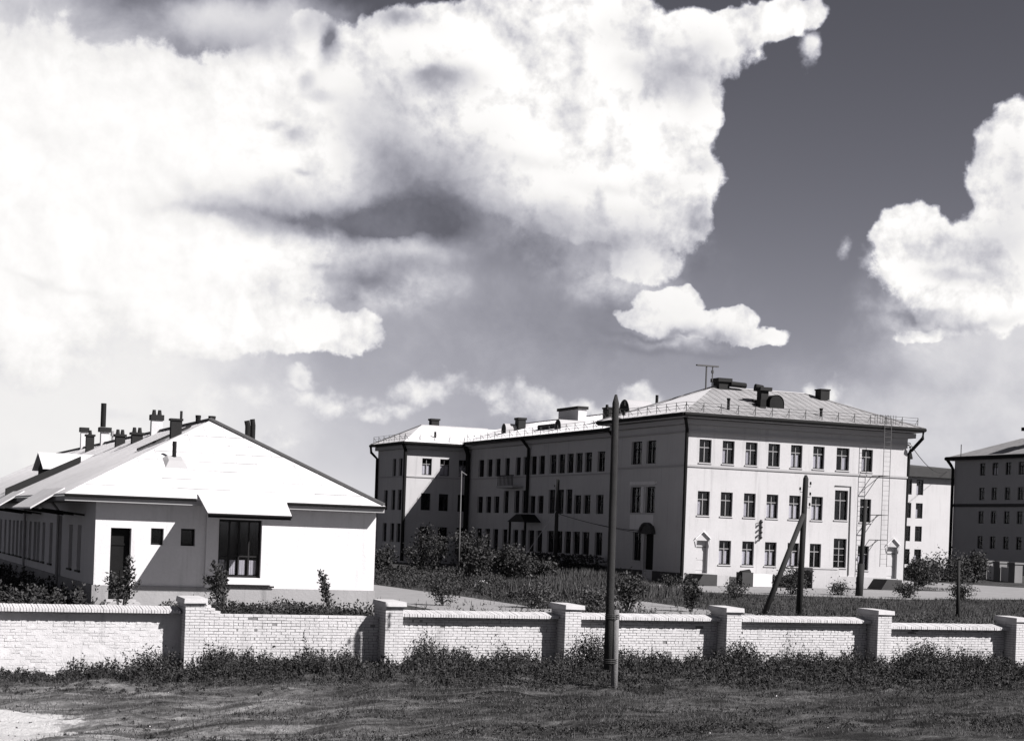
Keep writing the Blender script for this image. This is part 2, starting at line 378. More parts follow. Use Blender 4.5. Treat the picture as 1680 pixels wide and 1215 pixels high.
def ground_mat():
    m = bpy.data.materials.new('ground_earth_and_turf'); m.use_nodes = True; q = NG(m.node_tree); b = m.node_tree.nodes['Principled BSDF']
    geo = q.n('ShaderNodeNewGeometry').outputs['Position']
    s = q.n('ShaderNodeSeparateXYZ'); q.put(s.inputs[0], geo)
    big = q.noise(geo, .35, 5, .6); fine = q.noise(q.v('MULTIPLY', geo, (.8, 2.0, 1)), 4.0, 8, .75); rut = q.noise(q.v('MULTIPLY', geo, (.14, 1.5, 1)), 1.2, 5, .6)
    dry = q.mr(q.m('ADD', q.m('MULTIPLY', s.outputs[0], -.030), q.m('ADD', .46, q.m('MULTIPLY', big, .9))), .35, 1.0)
    clump = q.m('MULTIPLY', q.mr(q.noise(q.v('MULTIPLY', geo, (.30, 1.3, 1)), 1.3, 6, .62), .34, .64), q.mr(q.noise(q.v('MULTIPLY', geo, (.9, 1.7, 1)), 3.6, 6, .7), .30, .60, .25, 1.35))
    earthk = q.mr(s.outputs[0], 5., 15., .25, .12, 'LINEAR')
    turf = q.m('MULTIPLY', q.m('MULTIPLY', q.m('ADD', .35, fine), q.m('ADD', .30, clump)), .060)
    earth = q.m('MULTIPLY', q.m('MULTIPLY', q.m('ADD', .40, fine), q.m('ADD', .30, clump)), earthk)
    val = q.mix(q.m('MULTIPLY', dry, q.mr(s.outputs[1], 43.0, 40.5)), turf, earth)
    val = q.m('MULTIPLY', val, q.mr(rut, .32, .60, .38, 1.25))
    # trodden pale sand at the near left corner
    p = q.v('MULTIPLY', q.v('SUBTRACT', geo, (2.9, 33.8, 0)), (.40, .42, 0))
    sand = q.mr(q.m('ADD', q.m('SUBTRACT', 1.0, q.v('LENGTH', p)), q.m('MULTIPLY', q.m('SUBTRACT', q.noise(geo, 1.1, 4, .6), .5), 1.3)), .0, .10)
    val = q.mix(sand, val, .42)
    # stony turf inside the wall
    c = q.n('ShaderNodeCombineColor'); q.put(c.inputs[0], val); q.put(c.inputs[1], q.m('MULTIPLY', val, .99)); q.put(c.inputs[2], q.m('MULTIPLY', val, 1.0))
    m.node_tree.links.new(c.outputs[0], b.inputs['Base Color']); b.inputs['Roughness'].default_value = .95; b.inputs['Specular IOR Level'].default_value = .1
    bn = q.n('ShaderNodeBump'); bn.inputs['Strength'].default_value = 1.0; bn.inputs['Distance'].default_value = .10; q.put(bn.inputs['Height'], q.noise(geo, 6., 8, .75))
    m.node_tree.links.new(bn.outputs[0], b.inputs['Normal'])
    return m
gr = sheet('ground', V, F, ground_mat()); gr['kind'] = 'structure'

M_PATH = mat('packed_earth_path', .30, .95, .18, .5, .5, 6, fine=.25, fscale=3)
def flat(name, pts, z):
    b = MB(); b.poly([(x, y, z) for x, y in pts]); o = b.build(name, M_PATH); o['kind'] = 'structure'; return o
flat('path', [(20.3, 45.5), (22, 52), (22.2, 130), (27.9, 130), (27.7, 86), (27.9, 71), (27.6, 63.5), (29.5, 57), (30, 45.5)], .804)
flat('path', [(30.6, 57), (31.0, 62), (33.0, 67), (35.0, 71.5), (36.6, 71), (36.0, 66), (37.6, 57)], .808)
flat('pavement', [(44, 100), (48.9, 97.2), (53.0, 97.2), (53.0, 96.5), (72.6, 96.5), (74.5, 97.5), (74.5, 150), (84, 150), (92, 112), (98, 96), (78, 88), (63, 81.5), (57.5, 80.5), (50, 83.8), (47.5, 85.5), (43, 90)], .804)

flat('path', [(9.6, 50.5), (20.25, 50.5), (20.25, 58.1), (8.6, 58.1), (8.6, 54)], .806)
# ------------------------------------------------------------------ brick wall along the street
WY0, WY1 = 43.98, 44.24
BL, BH, JT = .25, .065, .012
PIL = [3.72 - 5.42, 3.72, 9.2, 14.69, 20.09, 25.39, 30.77, 36.11, 41.45, 46.8]
def wall_top(i):          # top of the brickwork in the panel right of pillar i
    if i == 2: return 1.43
    return 1.43 if i < 6 else 1.27 - .16 * (i - 6)
bw = thing('brick_wall', 'whitewashed brick street wall with square capped pillars and a toothed brick coping', 'wall', (18, 44.1, 0))
core = MB(); core2 = MB()
for i in range(len(PIL) - 1):
    (core if i > 1 else core2).box(PIL[i] + .2, WY0 + (.010 if i > 1 else .001), -.6, PIL[i + 1] - .2, WY1 - .01, wall_top(i) - .004)
core.build('mortar_core', M_MORT, bw); core2.build('mortar_core', mat('limewashed_mortar', .70, .95, .25, 3, .3, 30), bw)
bricks = []
for i in range(len(PIL) - 1):
    x0, x1 = PIL[i] + .25, PIL[i + 1] - .25
    zt = wall_top(i); nrow = int((zt + .15) / (BH + JT))
    for r in range(nrow):
        z1 = zt - r * (BH + JT)
        header = (r % 5 == 3)
        L = .12 if header else BL
        x = x0 - (0 if r % 2 else L / 2)
        while x < x1 - .03:
            a, b = max(x, x0 + .004), min(x + L, x1 - .004)
            if b - a > .03:
                if i == 2 and a < x0 + .62 and False: pass
                bricks.append((a, b, z1 - BH, z1))
            x += L + JT
# stepped broken corner beside the second pillar, where the coping has come off
for k, (xa, xb) in enumerate(((9.45, 10.0), (9.45, 9.85), (9.45, 9.75), (9.45, 9.66), (9.45, 9.62))):
    z0 = 1.43 + k * .077 + .012
    bricks.append((xa + .004, (xa + xb) / 2 - .006, z0, z0 + BH)); bricks.append(((xa + xb) / 2 + .006, xb, z0, z0 + BH))
def brick_hex(b, a, bb, z0, z1):
    d = R.uniform(-.006, .007) + .006 * math.sin(a * 1.3) * math.sin(z0 * 4 + a); t = R.uniform(-.005, .005); e = .006
    if R.random() < .012: d = .03
    ja = [R.uniform(-.004, .004) for _ in range(4)]
    f = WY0 - .004 + d
    b.hexa([(a + ja[0], f - t, z0 + ja[1]), (bb + ja[2], f + t, z0 + ja[1]), (bb, WY1 - .02 + .02, z0), (a, WY1, z0),
            (a + ja[0], f - t, z1 + ja[3]), (bb + ja[2], f + t, z1 + ja[3]), (bb, WY1, z1), (a, WY1, z1)])
vis = [q for q in bricks if 9.4 < q[0] < 20 and q[2] > .62 and q[1] - q[0] > .2]
vis.sort(key=lambda q: q[0]); chosen = set(vis[:298])
rest = MB()
for q in bricks:
    if q in chosen:
        b = MB(); brick_hex(b, *q); b.build('brick', M_BRICK, bw)
    else: brick_hex(rest, *q)
o = rest.build('brickwork', M_BRICK, bw); o['kind'] = 'stuff'
# coping of bricks on edge, sloped to the street
cop = MB()
for i in range(len(PIL) - 1):
    if i == 2: continue
    z = wall_top(i) + .012; x = PIL[i] + .26
    while x < PIL[i + 1] - .30:
        d = R.uniform(-.012, .012); zz = R.uniform(-.005, .005); wdt = R.uniform(.060, .068)
        cop.hexa([(x, 43.74 + d, z), (x + wdt, 43.74 + d, z), (x + wdt, 44.30, z), (x, 44.30, z),
                  (x, 43.74 + d, z + .085 + zz), (x + wdt, 43.74 + d, z + .085 + zz), (x + wdt, 44.30, z + .17 + zz), (x, 44.30, z + .17 + zz)])
        x += .077
o = cop.build('coping', M_BRICK, bw); o['kind'] = 'stuff'
cm = MB()
for i in range(len(PIL) - 1):
    if i == 2: continue
    z = wall_top(i) + .012
    cm.hexa([(PIL[i] + .2, 43.80, z), (PIL[i + 1] - .2, 43.80, z), (PIL[i + 1] - .2, 44.28, z), (PIL[i] + .2, 44.28, z),
             (PIL[i] + .2, 43.80, z + .06), (PIL[i + 1] - .2, 43.80, z + .06), (PIL[i + 1] - .2, 44.28, z + .145), (PIL[i] + .2, 44.28, z + .145)])
cm.build('coping_mortar', M_MORT, bw)
def pillar(i, x):
    zt = 1.70 if i < 7 else 1.54 - .16 * (i - 7)
    c = MB(); c.box(x - .245, 43.405, -.6, x + .245, 44.395, zt)
    po = c.build('pillar', M_MORT, bw)
    b = MB(); n = int((zt + .3) / .077)
    for r in range(n):
        z1 = zt - r * .077; z0 = z1 - BH
        f = R.uniform(-.003, .006)
        cut = .12 if r % 2 else .25
        def bx(x0, y0, x1, y1):
            j = R.uniform(-.003, .004)
            b.box(x0 - j, y0 - j, z0, x1 + j, y1 + j, z1)
        # front and back faces
        for yy in ((43.40, 43.52), (44.28, 44.40)):
            if r % 2:
                bx(x - .25, yy[0], x - .006, yy[1]); bx(x + .006, yy[0], x + .25, yy[1])
            else:
                bx(x - .25, yy[0], x - .137, yy[1]); bx(x - .125, yy[0], x + .125, yy[1]); bx(x + .137, yy[0], x + .25, yy[1])
        for xx in ((x - .25, x - .13), (x + .13, x + .25)):
            y = 43.532 + (.0 if r % 2 else -.0); k = 0
            segs = ((43.532, 43.655), (43.667, 43.917), (43.929, 44.168), (44.18, 44.268)) if r % 2 else ((43.532, 43.782), (43.794, 44.044), (44.056, 44.268))
            for y0, y1 in segs: bx(xx[0], y0, xx[1], y1)
    q = b.build('brickwork', M_BRICK, po); q['kind'] = 'stuff'
    k = MB(); z = zt
    k.box(x - .27, 43.37, z + .003, x + .27, 44.43, z + .04)
    k.hexa([(x - .31, 43.33, z + .042), (x + .31, 43.33, z + .042), (x + .31, 44.47, z + .042), (x - .31, 44.47, z + .042), (x - .30, 43.34, z + .165), (x + .30, 43.34, z + .165), (x + .29, 44.45, z + .19), (x - .29, 44.45, z + .19)])
    an = R.uniform(-.035, .035); jx, jy = R.uniform(-.02, .02), R.uniform(-.03, .03); tx = R.uniform(-.02, .02)
    k.v = [(x + (a_ - x) * math.cos(an) - (b_ - 43.9) * math.sin(an) + jx, 43.9 + (a_ - x) * math.sin(an) + (b_ - 43.9) * math.cos(an) + jy, c_ + (a_ - x) * tx) for a_, b_, c_ in k.v]
    k.build('pillar_cap', M_CAP, po)
for i, x in enumerate(PIL): pillar(i, x)

# ------------------------------------------------------------------ walls with openings, windows
def wall_holes(b, face, pos, u0, u1, z0, z1, holes, depth=.28, m=0):
    """face '-Y': plane y=pos seen from -Y, u=x ; face '-X': plane x=pos, u=y. holes: (ua,ub,za,zb)"""
    P = (lambda u, z, d: (u, pos + d, z)) if face == '-Y' else (lambda u, z, d: (pos + d, u, z))
    us = sorted({u0, u1} | {h[0] for h in holes} | {h[1] for h in holes}); zs = sorted({z0, z1} | {h[2] for h in holes} | {h[3] for h in holes})
    for i in range(len(us) - 1):
        for j in range(len(zs) - 1):
            uc, zc = (us[i] + us[i + 1]) / 2, (zs[j] + zs[j + 1]) / 2
            if any(h[0] < uc < h[1] and h[2] < zc < h[3] for h in holes): continue
            b.poly([P(us[i], zs[j], 0), P(us[i + 1], zs[j], 0), P(us[i + 1], zs[j + 1], 0), P(us[i], zs[j + 1], 0)], m)
    for a, c, e, f in holes:
        for q in (((a, e), (c, e)), ((c, e), (c, f)), ((c, f), (a, f)), ((a, f), (a, e))):
            (p1, p2) = q
            b.poly([P(p1[0], p1[1], 0), P(p2[0], p2[1], 0), P(p2[0], p2[1], depth), P(p1[0], p1[1], depth)], m)
WCACHE = {}
def win_mesh(w, h, style, dark):
    k = ('w', round(w, 2), round(h, 2), style, dark)
    if k in WCACHE: return WCACHE[k]
    b = MB(); t = .06; y0, y1 = .16, .23
    b.box(-w / 2 + .001, y0, .001, -w / 2 + t, y1, h - .001); b.box(w / 2 - t, y0, .001, w / 2 - .001, y1, h - .001)
    b.box(-w / 2 + t, y0, .001, w / 2 - t, y1, t); b.box(-w / 2 + t, y0, h - t, w / 2 - t, y1, h - .001)
    b.m = [2] * len(b.m)  # outer frame coloured dark in place of shade in the reveal
    if style != 'plain':
        zt = h * .66
        b.box(-w / 2 + t, y0 - .01, zt - .03, w / 2 - t, y1, zt + .03)
        b.box(-.03, y0 - .012, t, .03, y1, zt - .03); b.box(-.022, y0, zt + .03, .022, y1, h - t)
        if style == 'grid':
            for q in (.22, .44): b.box(-w / 2 + t, y0 + .01, h * q - .015, w / 2 - t, y1, h * q + .015)
    # near-black box behind, the room's dimness put into its colour
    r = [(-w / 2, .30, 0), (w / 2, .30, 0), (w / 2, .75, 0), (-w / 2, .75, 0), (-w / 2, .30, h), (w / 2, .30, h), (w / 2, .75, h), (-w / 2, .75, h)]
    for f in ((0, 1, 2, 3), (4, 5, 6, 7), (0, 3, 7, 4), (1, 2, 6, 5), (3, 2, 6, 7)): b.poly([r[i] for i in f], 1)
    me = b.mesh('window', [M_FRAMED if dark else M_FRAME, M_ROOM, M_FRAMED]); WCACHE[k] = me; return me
def pane_mesh(w, h):
    k = ('p', round(w, 2), round(h, 2))
    if k in WCACHE: return WCACHE[k]
    b = MB(); b.box(-w / 2 + .05, .20, .05, w / 2 - .05, .206, h - .05); WCACHE[k] = b.mesh('pane', M_GLASS); return WCACHE[k]
def curtain_mesh(w, h, a, c, top, seed):
    k = ('c', round(w, 2), round(h, 2), a, c, top, seed)
    if k in WCACHE: return WCACHE[k]
    b = MB(); n = 14; rr = random.Random(seed); ph = rr.random() * 6
    def p(i, z):
        u = a + (c - a) * i / n
        return (u * w, .262 + .014 * math.sin(i * 1.9 + ph), z)
    zt = h * top
    for i in range(n):
        b.poly([p(i, .07), p(i + 1, .07), p(i + 1, zt - .02 * math.sin(i + 1 + ph)), p(i, zt - .02 * math.sin(i + ph))])
    WCACHE[k] = b.mesh('curtain', M_CURT); return WCACHE[k]
CURT = [None, (-.42, .1, .62), (-.30, .02, .60), (-.42, .42, .62), (-.46, .34, .60), None, (0, .42, .6), (-.42, -.1, .6)]
def window(root, face, pos, u, z0, w, h, style='cross', dark=False, cur=0):
    rot = 0 if face == '-Y' else -PI / 2
    loc = (u, pos, z0) if face == '-Y' else (pos, u, z0)
    o = place('window', win_mesh(w, h, style, dark), root, loc, rot)
    sub('pane', pane_mesh(w, h), o)
    c = CURT[cur]
    if c: sub('curtain', curtain_mesh(w, h, c[0], c[1], c[2], R.randint(0, 5)), o)
    return o
SILLC = {}
def sill(root, face, pos, u, z0, w, m):
    k = (round(w, 2), m.name)
    if k not in SILLC:
        b = MB(); b.box(-w / 2 - .06, -.07, -.07, w / 2 + .06, .14, -.003); SILLC[k] = b.mesh('window_sill', m)
    return place('window_sill', SILLC[k], root, (u, pos, z0) if face == '-Y' else (pos, u, z0), 0 if face == '-Y' else -PI / 2)
def windows(root, b, face, pos, u0, u1, z0, z1, rows, depth=.30, sillm=None, extra=()):
    """rows: list of (u,w,za,zb,style,dark,curtain); builds wall with holes and its windows"""
    holes = [(u - w / 2, u + w / 2, a, c) for (u, w, a, c, *_) in rows] + list(extra)
    wall_holes(b, face, pos, u0, u1, z0, z1, holes, depth)
    for (u, w, a, c, st, dk, cu) in rows:
        window(root, face, pos, u, a, w, c - a, st, dk, cu)
        if sillm: sill(root, face, pos, u, a, w, sillm)

def chimney(root, x, y, z0, z1, w, d, m, capm=None, over=.08, caph=.14, pots=0):
    b = MB(); b.box(x - w / 2, y - d / 2, z0, x + w / 2, y + d / 2, z1)
    o = b.build('chimney', m, root)
    if capm is not None:
        k = MB(); k.box(x - w / 2 - over, y - d / 2 - over, z1 + .002, x + w / 2 + over, y + d / 2 + over, z1 + caph)
        for i in range(pots):
            px = x - w / 2 + (i + .5) * w / pots
            k.tube([(px, y, z1 + caph), (px, y, z1 + caph + .22)], [.10, .07], 8)
        k.build('chimney_cap', capm, o)
    return o
def barrel_vent(root, x, y, z, w, h, L, face, m_body, back=1.0):
    """half-round roof dormer; face '-Y' or '-X', front at (x,y)"""
    b = MB(); n = 12
    prof = [(-w / 2, 0)] + [(-w / 2 * math.cos(PI * i / n), h - w / 2 + w / 2 * math.sin(PI * i / n)) for i in range(n + 1)] + [(w / 2, 0)]
    def P(u, zz, d): return (x + u, y + d, z + zz) if face == '-Y' else (x + d, y + u, z + zz)
    for i in range(len(prof) - 1):
        (u0, a), (u1, c) = prof[i], prof[i + 1]
        b.poly([P(u0, a, 0), P(u1, c, 0), P(u1, c, L), P(u0, a, L)], 0)
    b.poly([P(u, a, L) for u, a in prof], 0)
    o = b.build('roof_vent', m_body, root)
    k = MB(); k.poly([P(u * .96, a * .97, .05) for u, a in prof]); k.build('louvre', M_DARK, o)
    return o

# ================================================================== single-storey white house
HB = (13.8, 58.2, .8)
hs = thing('white_house', 'long single-storey whitewashed house with pale hipped roof and many chimneys', 'house', HB)
b = MB()
front = [(10.92, .44, 3.0, 3.58, 'plain', True, 0), (11.99, .50, 3.0, 3.60, 'plain', True, 0)]
windows(hs, b, '-Y', 58.2, 8.8, 18.86, 1.57, 4.62, front, .30, None, [(9.33, 10.03, 1.57, 3.55), (13.08, 14.62, 1.93, 3.98)])
side = []
for u in (61.9, 64.1): side.append((u, .95, 1.95, 3.58, 'cross', True, 0))
for u in (69.8, 72.2, 74.0, 75.2, 77.0, 78.9, 80.6, 82.2, 83.8, 85.6, 87.7, 89.9, 92.2, 94.5, 96.8, 99.1, 101.4): side.append((u, .95, 1.95, 3.60, 'cross', True, 0))
windows(hs, b, '-X', 8.8, 58.2, 108, 1.57, 4.62, side, .28, M_FRAMED, [(66.6, 68.2, 1.57, 3.9)])
b.poly([(18.86, 58.2, 1.57), (18.86, 108, 1.57), (18.86, 108, 4.62), (18.86, 58.2, 4.62)]); b.poly([(8.8, 108, .6), (18.86, 108, .6), (18.86, 108, 4.62), (8.8, 108, 4.62)])
b.box(12.62, 58.13, 1.57, 13.02, 58.197, 4.60)      # shallow pier left of the big opening
b.build('wall', M_HOUSE, hs)
p = MB(); p.box(10.05, 58.14, .55, 18.90, 58.25, 1.567); p.box(8.74, 58.14, .55, 9.30, 58.25, 1.567); p.box(8.74, 58.25, .55, 8.85, 108, 1.567); p.box(18.80, 58.25, .55, 18.90, 108, 1.567)
p.build('plinth', M_PLINTH, hs)
# door in a deep opening
d = MB(); d.box(9.335, 58.46, 1.10, 10.025, 58.52, 3.545); d.box(9.36, 58.43, 2.95, 10.0, 58.459, 3.02); d.box(9.40, 58.44, 1.25, 9.64, 58.459, 2.1); d.box(9.72, 58.44, 1.25, 9.96, 58.459, 2.1)
do = d.build('door', M_DDOOR, hs)
k = MB(); k.tube([(9.42, 58.36, 2.05), (9.42, 58.43, 2.05)], .025, 8); k.build('door_handle', M_IRON, do)
st = MB(); st.box(9.1, 57.5, .7, 10.3, 58.13, 1.02); st.box(9.2, 57.85, 1.021, 10.2, 58.13, 1.10); st.build('doorstep', M_CONC, hs)
sdr = MB(); sdr.box(9.02, 66.62, 1.1, 9.06, 68.18, 3.88); sdr.build('door', M_DDOOR, hs)
# big glazed opening of the veranda
v = MB(); x0, x1, z0, z1 = 13.08, 14.62, 1.93, 3.98
v.box(x0 + .001, 58.36, z0 + .001, x0 + .07, 58.44, z1 - .001); v.box(x1 - .07, 58.36, z0 + .001, x1 - .001, 58.44, z1 - .001); v.box(x0 + .07, 58.36, z1 - .08, x1 - .07, 58.44, z1 - .001); v.box(x0 + .07, 58.35, z0 + .001, x1 - .07, 58.44, z0 + .07)
for q in (.27, .5, .73): v.box(x0 + (x1 - x0) * q - .025, 58.37, z0 + .07, x0 + (x1 - x0) * q + .025, 58.43, z1 - .08)
v.box(x0 + .07, 58.372, 2.66, x1 - .07, 58.428, 2.71)
for f in (((x0, 58.5, z0), (x1, 58.5, z0), (x1, 59.4, z0), (x0, 59.4, z0)), ((x0, 58.5, z1), (x1, 58.5, z1), (x1, 59.4, z1), (x0, 59.4, z1)), ((x0, 58.5, z0), (x0, 59.4, z0), (x0, 59.4, z1), (x0, 58.5, z1)), ((x1, 58.5, z0), (x1, 59.4, z0), (x1, 59.4, z1), (x1, 58.5, z1)), ((x0, 59.4, z0), (x1, 59.4, z0), (x1, 59.4, z1), (x0, 59.4, z1))): v.poly(f, 1)
vo = v.build('window', [M_FRAMED, M_ROOM], hs); vo['label'] = 'big dark veranda window with short white curtains'
pn = MB(); pn.box(x0 + .06, 58.40, z0 + .06, x1 - .06, 58.406, z1 - .07); pn.build('pane', M_GLASS, vo)
for (a, c) in ((13.14, 13.36), (13.55, 13.76), (13.88, 14.10), (14.26, 14.50)):
    k = MB(); n = 6
    for i in range(n):
        ua, ub = a + (c - a) * i / n, a + (c - a) * (i + 1) / n
        k.poly([(ua, 58.46 + .012 * (i % 2), z0 + .10), (ub, 58.46 + .012 * ((i + 1) % 2), z0 + .10), (ub, 58.46 + .012 * ((i + 1) % 2), z0 + .62), (ua, 58.46 + .012 * (i % 2), z0 + .62)])
    k.build('curtain', M_HOUSE, vo)
s = MB(); s.box(12.95, 58.02, 1.70, 15.0, 58.195, 1.90); s.box(12.95, 58.06, 1.60, 15.1, 58.137, 1.66, 1); s.build('window_sill', [M_HOUSE, M_DARK], hs)
# roof: hip with equal pitch, projecting porch roof, side canopies
EX0, EX1, EY, EZ = 7.65, 19.0, 57.58, 4.66
AX, AY, AZr = 13.75, 63.4, 7.74
def rz(x, y):     # height of the left slope
    return EZ + (x - EX0) * (AZr - EZ) / (AX - EX0)
r = MB(); t = .07
def slab(pts, th=.07, m=0):
    n = len(pts); lo = [(x, y, z - th) for x, y, z in pts]
    r.poly(pts, m); r.poly(lo[::-1], m)
    for i in range(n):
        j = (i + 1) % n; r.poly([pts[i], pts[j], lo[j], lo[i]], m)
BY = 108.6
slab([(EX0, EY, EZ), (EX1, EY, EZ), (AX, AY, AZr)]); slab([(EX0, EY, EZ), (AX, AY, AZr), (AX, BY, AZr), (EX0, BY, EZ)]); slab([(EX1, EY, EZ), (EX1, BY, EZ), (AX, BY, AZr), (AX, AY, AZr)])
rf = r.build('roof', M_ROOFW, hs)
r = MB(); slab([(12.2, EY + .25, EZ + .17), (15.3, EY + .25, EZ + .17), (15.02, 55.7, 4.17), (12.12, 55.7, 4.17)], .06); pr = r.build('porch_roof', M_ROOFW, hs)
r = MB()
for (ya, yb) in ((60.2, 66.2), (72.6, 80.0)):
    r = MB(); slab([(EX0 + .35, ya, EZ + .24), (EX0 + .35, yb, EZ + .24), (6.85, yb, 4.16), (6.85, ya, 4.16)], .06); r.build('side_canopy', M_ROOFW, hs)
    for yy in (ya + .25, (ya + yb) / 2, yb - .25):
        bk = MB(); bk.tube([(8.75, yy, 3.95), (7.15, yy, 4.13)], .04, 6); bk.build('canopy_bracket', M_DARK, hs)
ns = MB()          # sheet seams and lap lines of the roof, low ribs
def rib(p, q, w=.012, h=.007):
    p, q = Vector(p), Vector(q); d = (q - p).normalized(); sd_ = d.cross(Vector((0, 0, 1))).normalized() * w
    up = sd_.cross(d).normalized()
    if up.z < 0: up = -up
    up = up * h
    ns.hexa([p - sd_, p + sd_, q + sd_, q - sd_, p - sd_ + up, p + sd_ + up, q + sd_ + up, q - sd_ + up])
k = 1
x = EX0 + .7
while x < EX1 - .3:
    zt_y = EY + min(1, (x - EX0) / (AX - EX0) if x < AX else (EX1 - x) / (EX1 - AX)) * (AY - EY)
    fr = (zt_y - EY) / (AY - EY)
    rib((x, EY + .02, EZ + .001), (x, zt_y - .05, EZ + (AZr - EZ) * fr - .02)); x += .72
y = EY + 1.0
while y < BY - 1:
    fr = min(1, (y - EY) / (AY - EY))
    rib((EX0 + .02, y, EZ + .001), (EX0 + (AX - EX0) * fr - .05, y, EZ + (AZr - EZ) * fr - .02)); y += .72
for fr in (.22, .45, .68):
    y = EY + fr * (AY - EY); z = EZ + fr * (AZr - EZ); xa = EX0 + fr * (AX - EX0); xb = EX1 + fr * (AX - EX1)
    pass
o = ns.build('roof_seams', M_ROOFW, hs); o['kind'] = 'stuff'
ns = MB()
for q in range(1, 9):
    fr = q / 9.0; y = EY + fr * (AY - EY); z = EZ + fr * (AZr - EZ); xa = EX0 + fr * (AX - EX0); xb = EX1 + fr * (AX - EX1)
    x = xa + .1
    while x < xb - .2:
        w = min(R.uniform(.6, 1.3), xb - .1 - x); dy = R.uniform(-.02, .02)
        if R.random() < .8: rib((x, y + dy, z + .002), (x + w, y + dy, z + .002), .014, .012)
        x += w
o = ns.build('roof_laps', M_PLASTK, hs); o['kind'] = 'stuff'
rc = MB()          # ridge and hip capping
rc.tube([(AX, AY, AZr + .02), (AX, BY, AZr + .02)], .08, 6); rc.tube([(EX1 - .05, EY + .05, EZ + .04), (AX, AY, AZr + .04)], .085, 6)
rc.build('ridge_cap', mat('old_ridge_zinc', .12, .8, .3, 3), hs)
fa = MB()
fa.box(EX0 + .02, EY + .05, EZ - .24, EX1 - .02, EY + .09, EZ - .075); fa.box(EX0 + .02, EY + .091, EZ - .24, EX1 - .02, 58.19, EZ - .20); fa.box(EX0 + .05, EY + .1, EZ - .24, EX0 + .09, BY, EZ - .075); fa.box(EX0 + .091, 58.25, EZ - .24, 8.79, BY, EZ - .20)
fa.build('eaves_board', M_PLASTK, hs)
hg = MB(); hg.tube([(EX0, EY - .03, EZ - .05), (12.1, EY - .03, EZ - .05)], .055, 6); hg.build('eaves_gutter', M_GUT, hs); hg = MB(); hg.tube([(15.35, EY - .03, EZ - .05), (EX1, EY - .03, EZ - .05)], .055, 6); hg.build('eaves_gutter', M_GUT, hs); hg = MB(); hg.tube([(12.12, 55.68, 4.13), (15.02, 55.68, 4.13)], .045, 6); hg.build('eaves_gutter', M_GUT, hs)
fd = MB(); fd.box(12.14, 55.72, 4.02, 15.0, 55.76, 4.105); fd.build('porch_fascia', M_DARK, pr)
# parapet running up the roof
fw = MB(); fw.hexa([(EX0 + .05, 77.0, EZ + .02), (10.9, 77.0, rz(10.9, 0) + .02), (10.9, 77.4, rz(10.9, 0) + .02), (EX0 + .05, 77.4, EZ + .02), (EX0 + .05, 77.0, EZ + .36), (10.9, 77.0, rz(10.9, 0) + .30), (10.9, 77.4, rz(10.9, 0) + .30), (EX0 + .05, 77.4, EZ + .36)])
fw.build('fire_parapet', M_SOOT, hs)
# gabled dormer looking left
dx0, dya, dyb, dyc = 9.6, 77.9, 82.0, 79.9
zb = rz(dx0, 0) - .1
dm = MB(); ze, zp = 6.12, 6.80
dm.poly([(dx0, dya + .3, zb), (dx0, dyb - .3, zb), (dx0, dyb - .3, ze), (dx0, dyc, zp - .06), (dx0, dya + .3, ze)])
dm.poly([(dx0, dya + .3, zb), (dx0, dya + .3, ze), (11.3, dya + .3, ze), (11.3, dya + .3, zb)]); dm.poly([(dx0, dyb - .3, zb), (dx0, dyb - .3, ze), (11.3, dyb - .3, ze), (11.3, dyb - .3, zb)])
dw = dm.build('dormer', M_DDOOR, hs)
r = MB(); slab([(dx0 - .25, dya, ze - .09), (dx0 - .25, dyc, zp), (12.3, dyc, zp), (12.3, dya, ze - .09)], .05); slab([(dx0 - .25, dyb, ze - .09), (12.3, dyb, ze - .09), (12.3, dyc, zp), (dx0 - .25, dyc, zp)], .05); r.build('dormer_roof', M_ROOFW, dw)
# chimneys and pipes
chimney(hs, 13.75, 96.3, 7.2, 8.65, .36, .34, M_WBRICK, M_SOOT, .07, .26)
chimney(hs, 12.9, 88.2, 6.8, 8.05, .40, .34, M_SOOT, M_SOOT, .05, .1, 1)
c = chimney(hs, 13.75, 88.9, 7.0, 8.35, .42, .40, M_WBRICK, M_SOOT, .10, .24)
k = MB(); k.tube([(13.65, 88.9, 8.62), (13.65, 88.9, 9.85)], .14, 12); k.build('stove_pipe', M_DARK, c)
k = MB(); k.tube([(13.8, 86.4, 7.2), (13.8, 86.4, 8.3)], .09, 8); k.tube([(13.8, 86.4, 8.05), (13.8, 86.4, 8.30)], .14, 8); k.build('stove_pipe', M_PLASTK, hs)
chimney(hs, 12.7, 77.6, 6.6, 7.62, .42, .36, M_SOOT, M_SOOT, .06, .1, 2)
chimney(hs, 12.7, 73.2, 6.6, 7.52, .46, .36, M_SOOT, M_SOOT, .06, .1, 2)
chimney(hs, 13.6, 73.6, 7.1, 8.22, .48, .34, M_WBRICK, M_SOOT, .05, .24, 2)
chimney(hs, 12.35, 62.9, 6.2, 7.62, .40, .30, M_SOOT, M_SOOT, .04, .08)
k = MB(); k.hexa([(11.2, 64.2, rz(11.2, 0) + .03), (13.2, 64.2, rz(13.2, 0) + .03), (13.2, 64.5, rz(13.2, 0) + .03), (11.2, 64.5, rz(11.2, 0) + .03), (11.2, 64.2, rz(11.2, 0) + .12), (13.2, 64.2, rz(13.2, 0) + .12), (13.2, 64.5, rz(13.2, 0) + .12), (11.2, 64.5, rz(11.2, 0) + .12)]); k.tube([(12.6, 63.2, 7.5), (12.6, 63.2, 8.02)], .05, 8); k.build('roof_ladder_board', M_SOOT, hs)
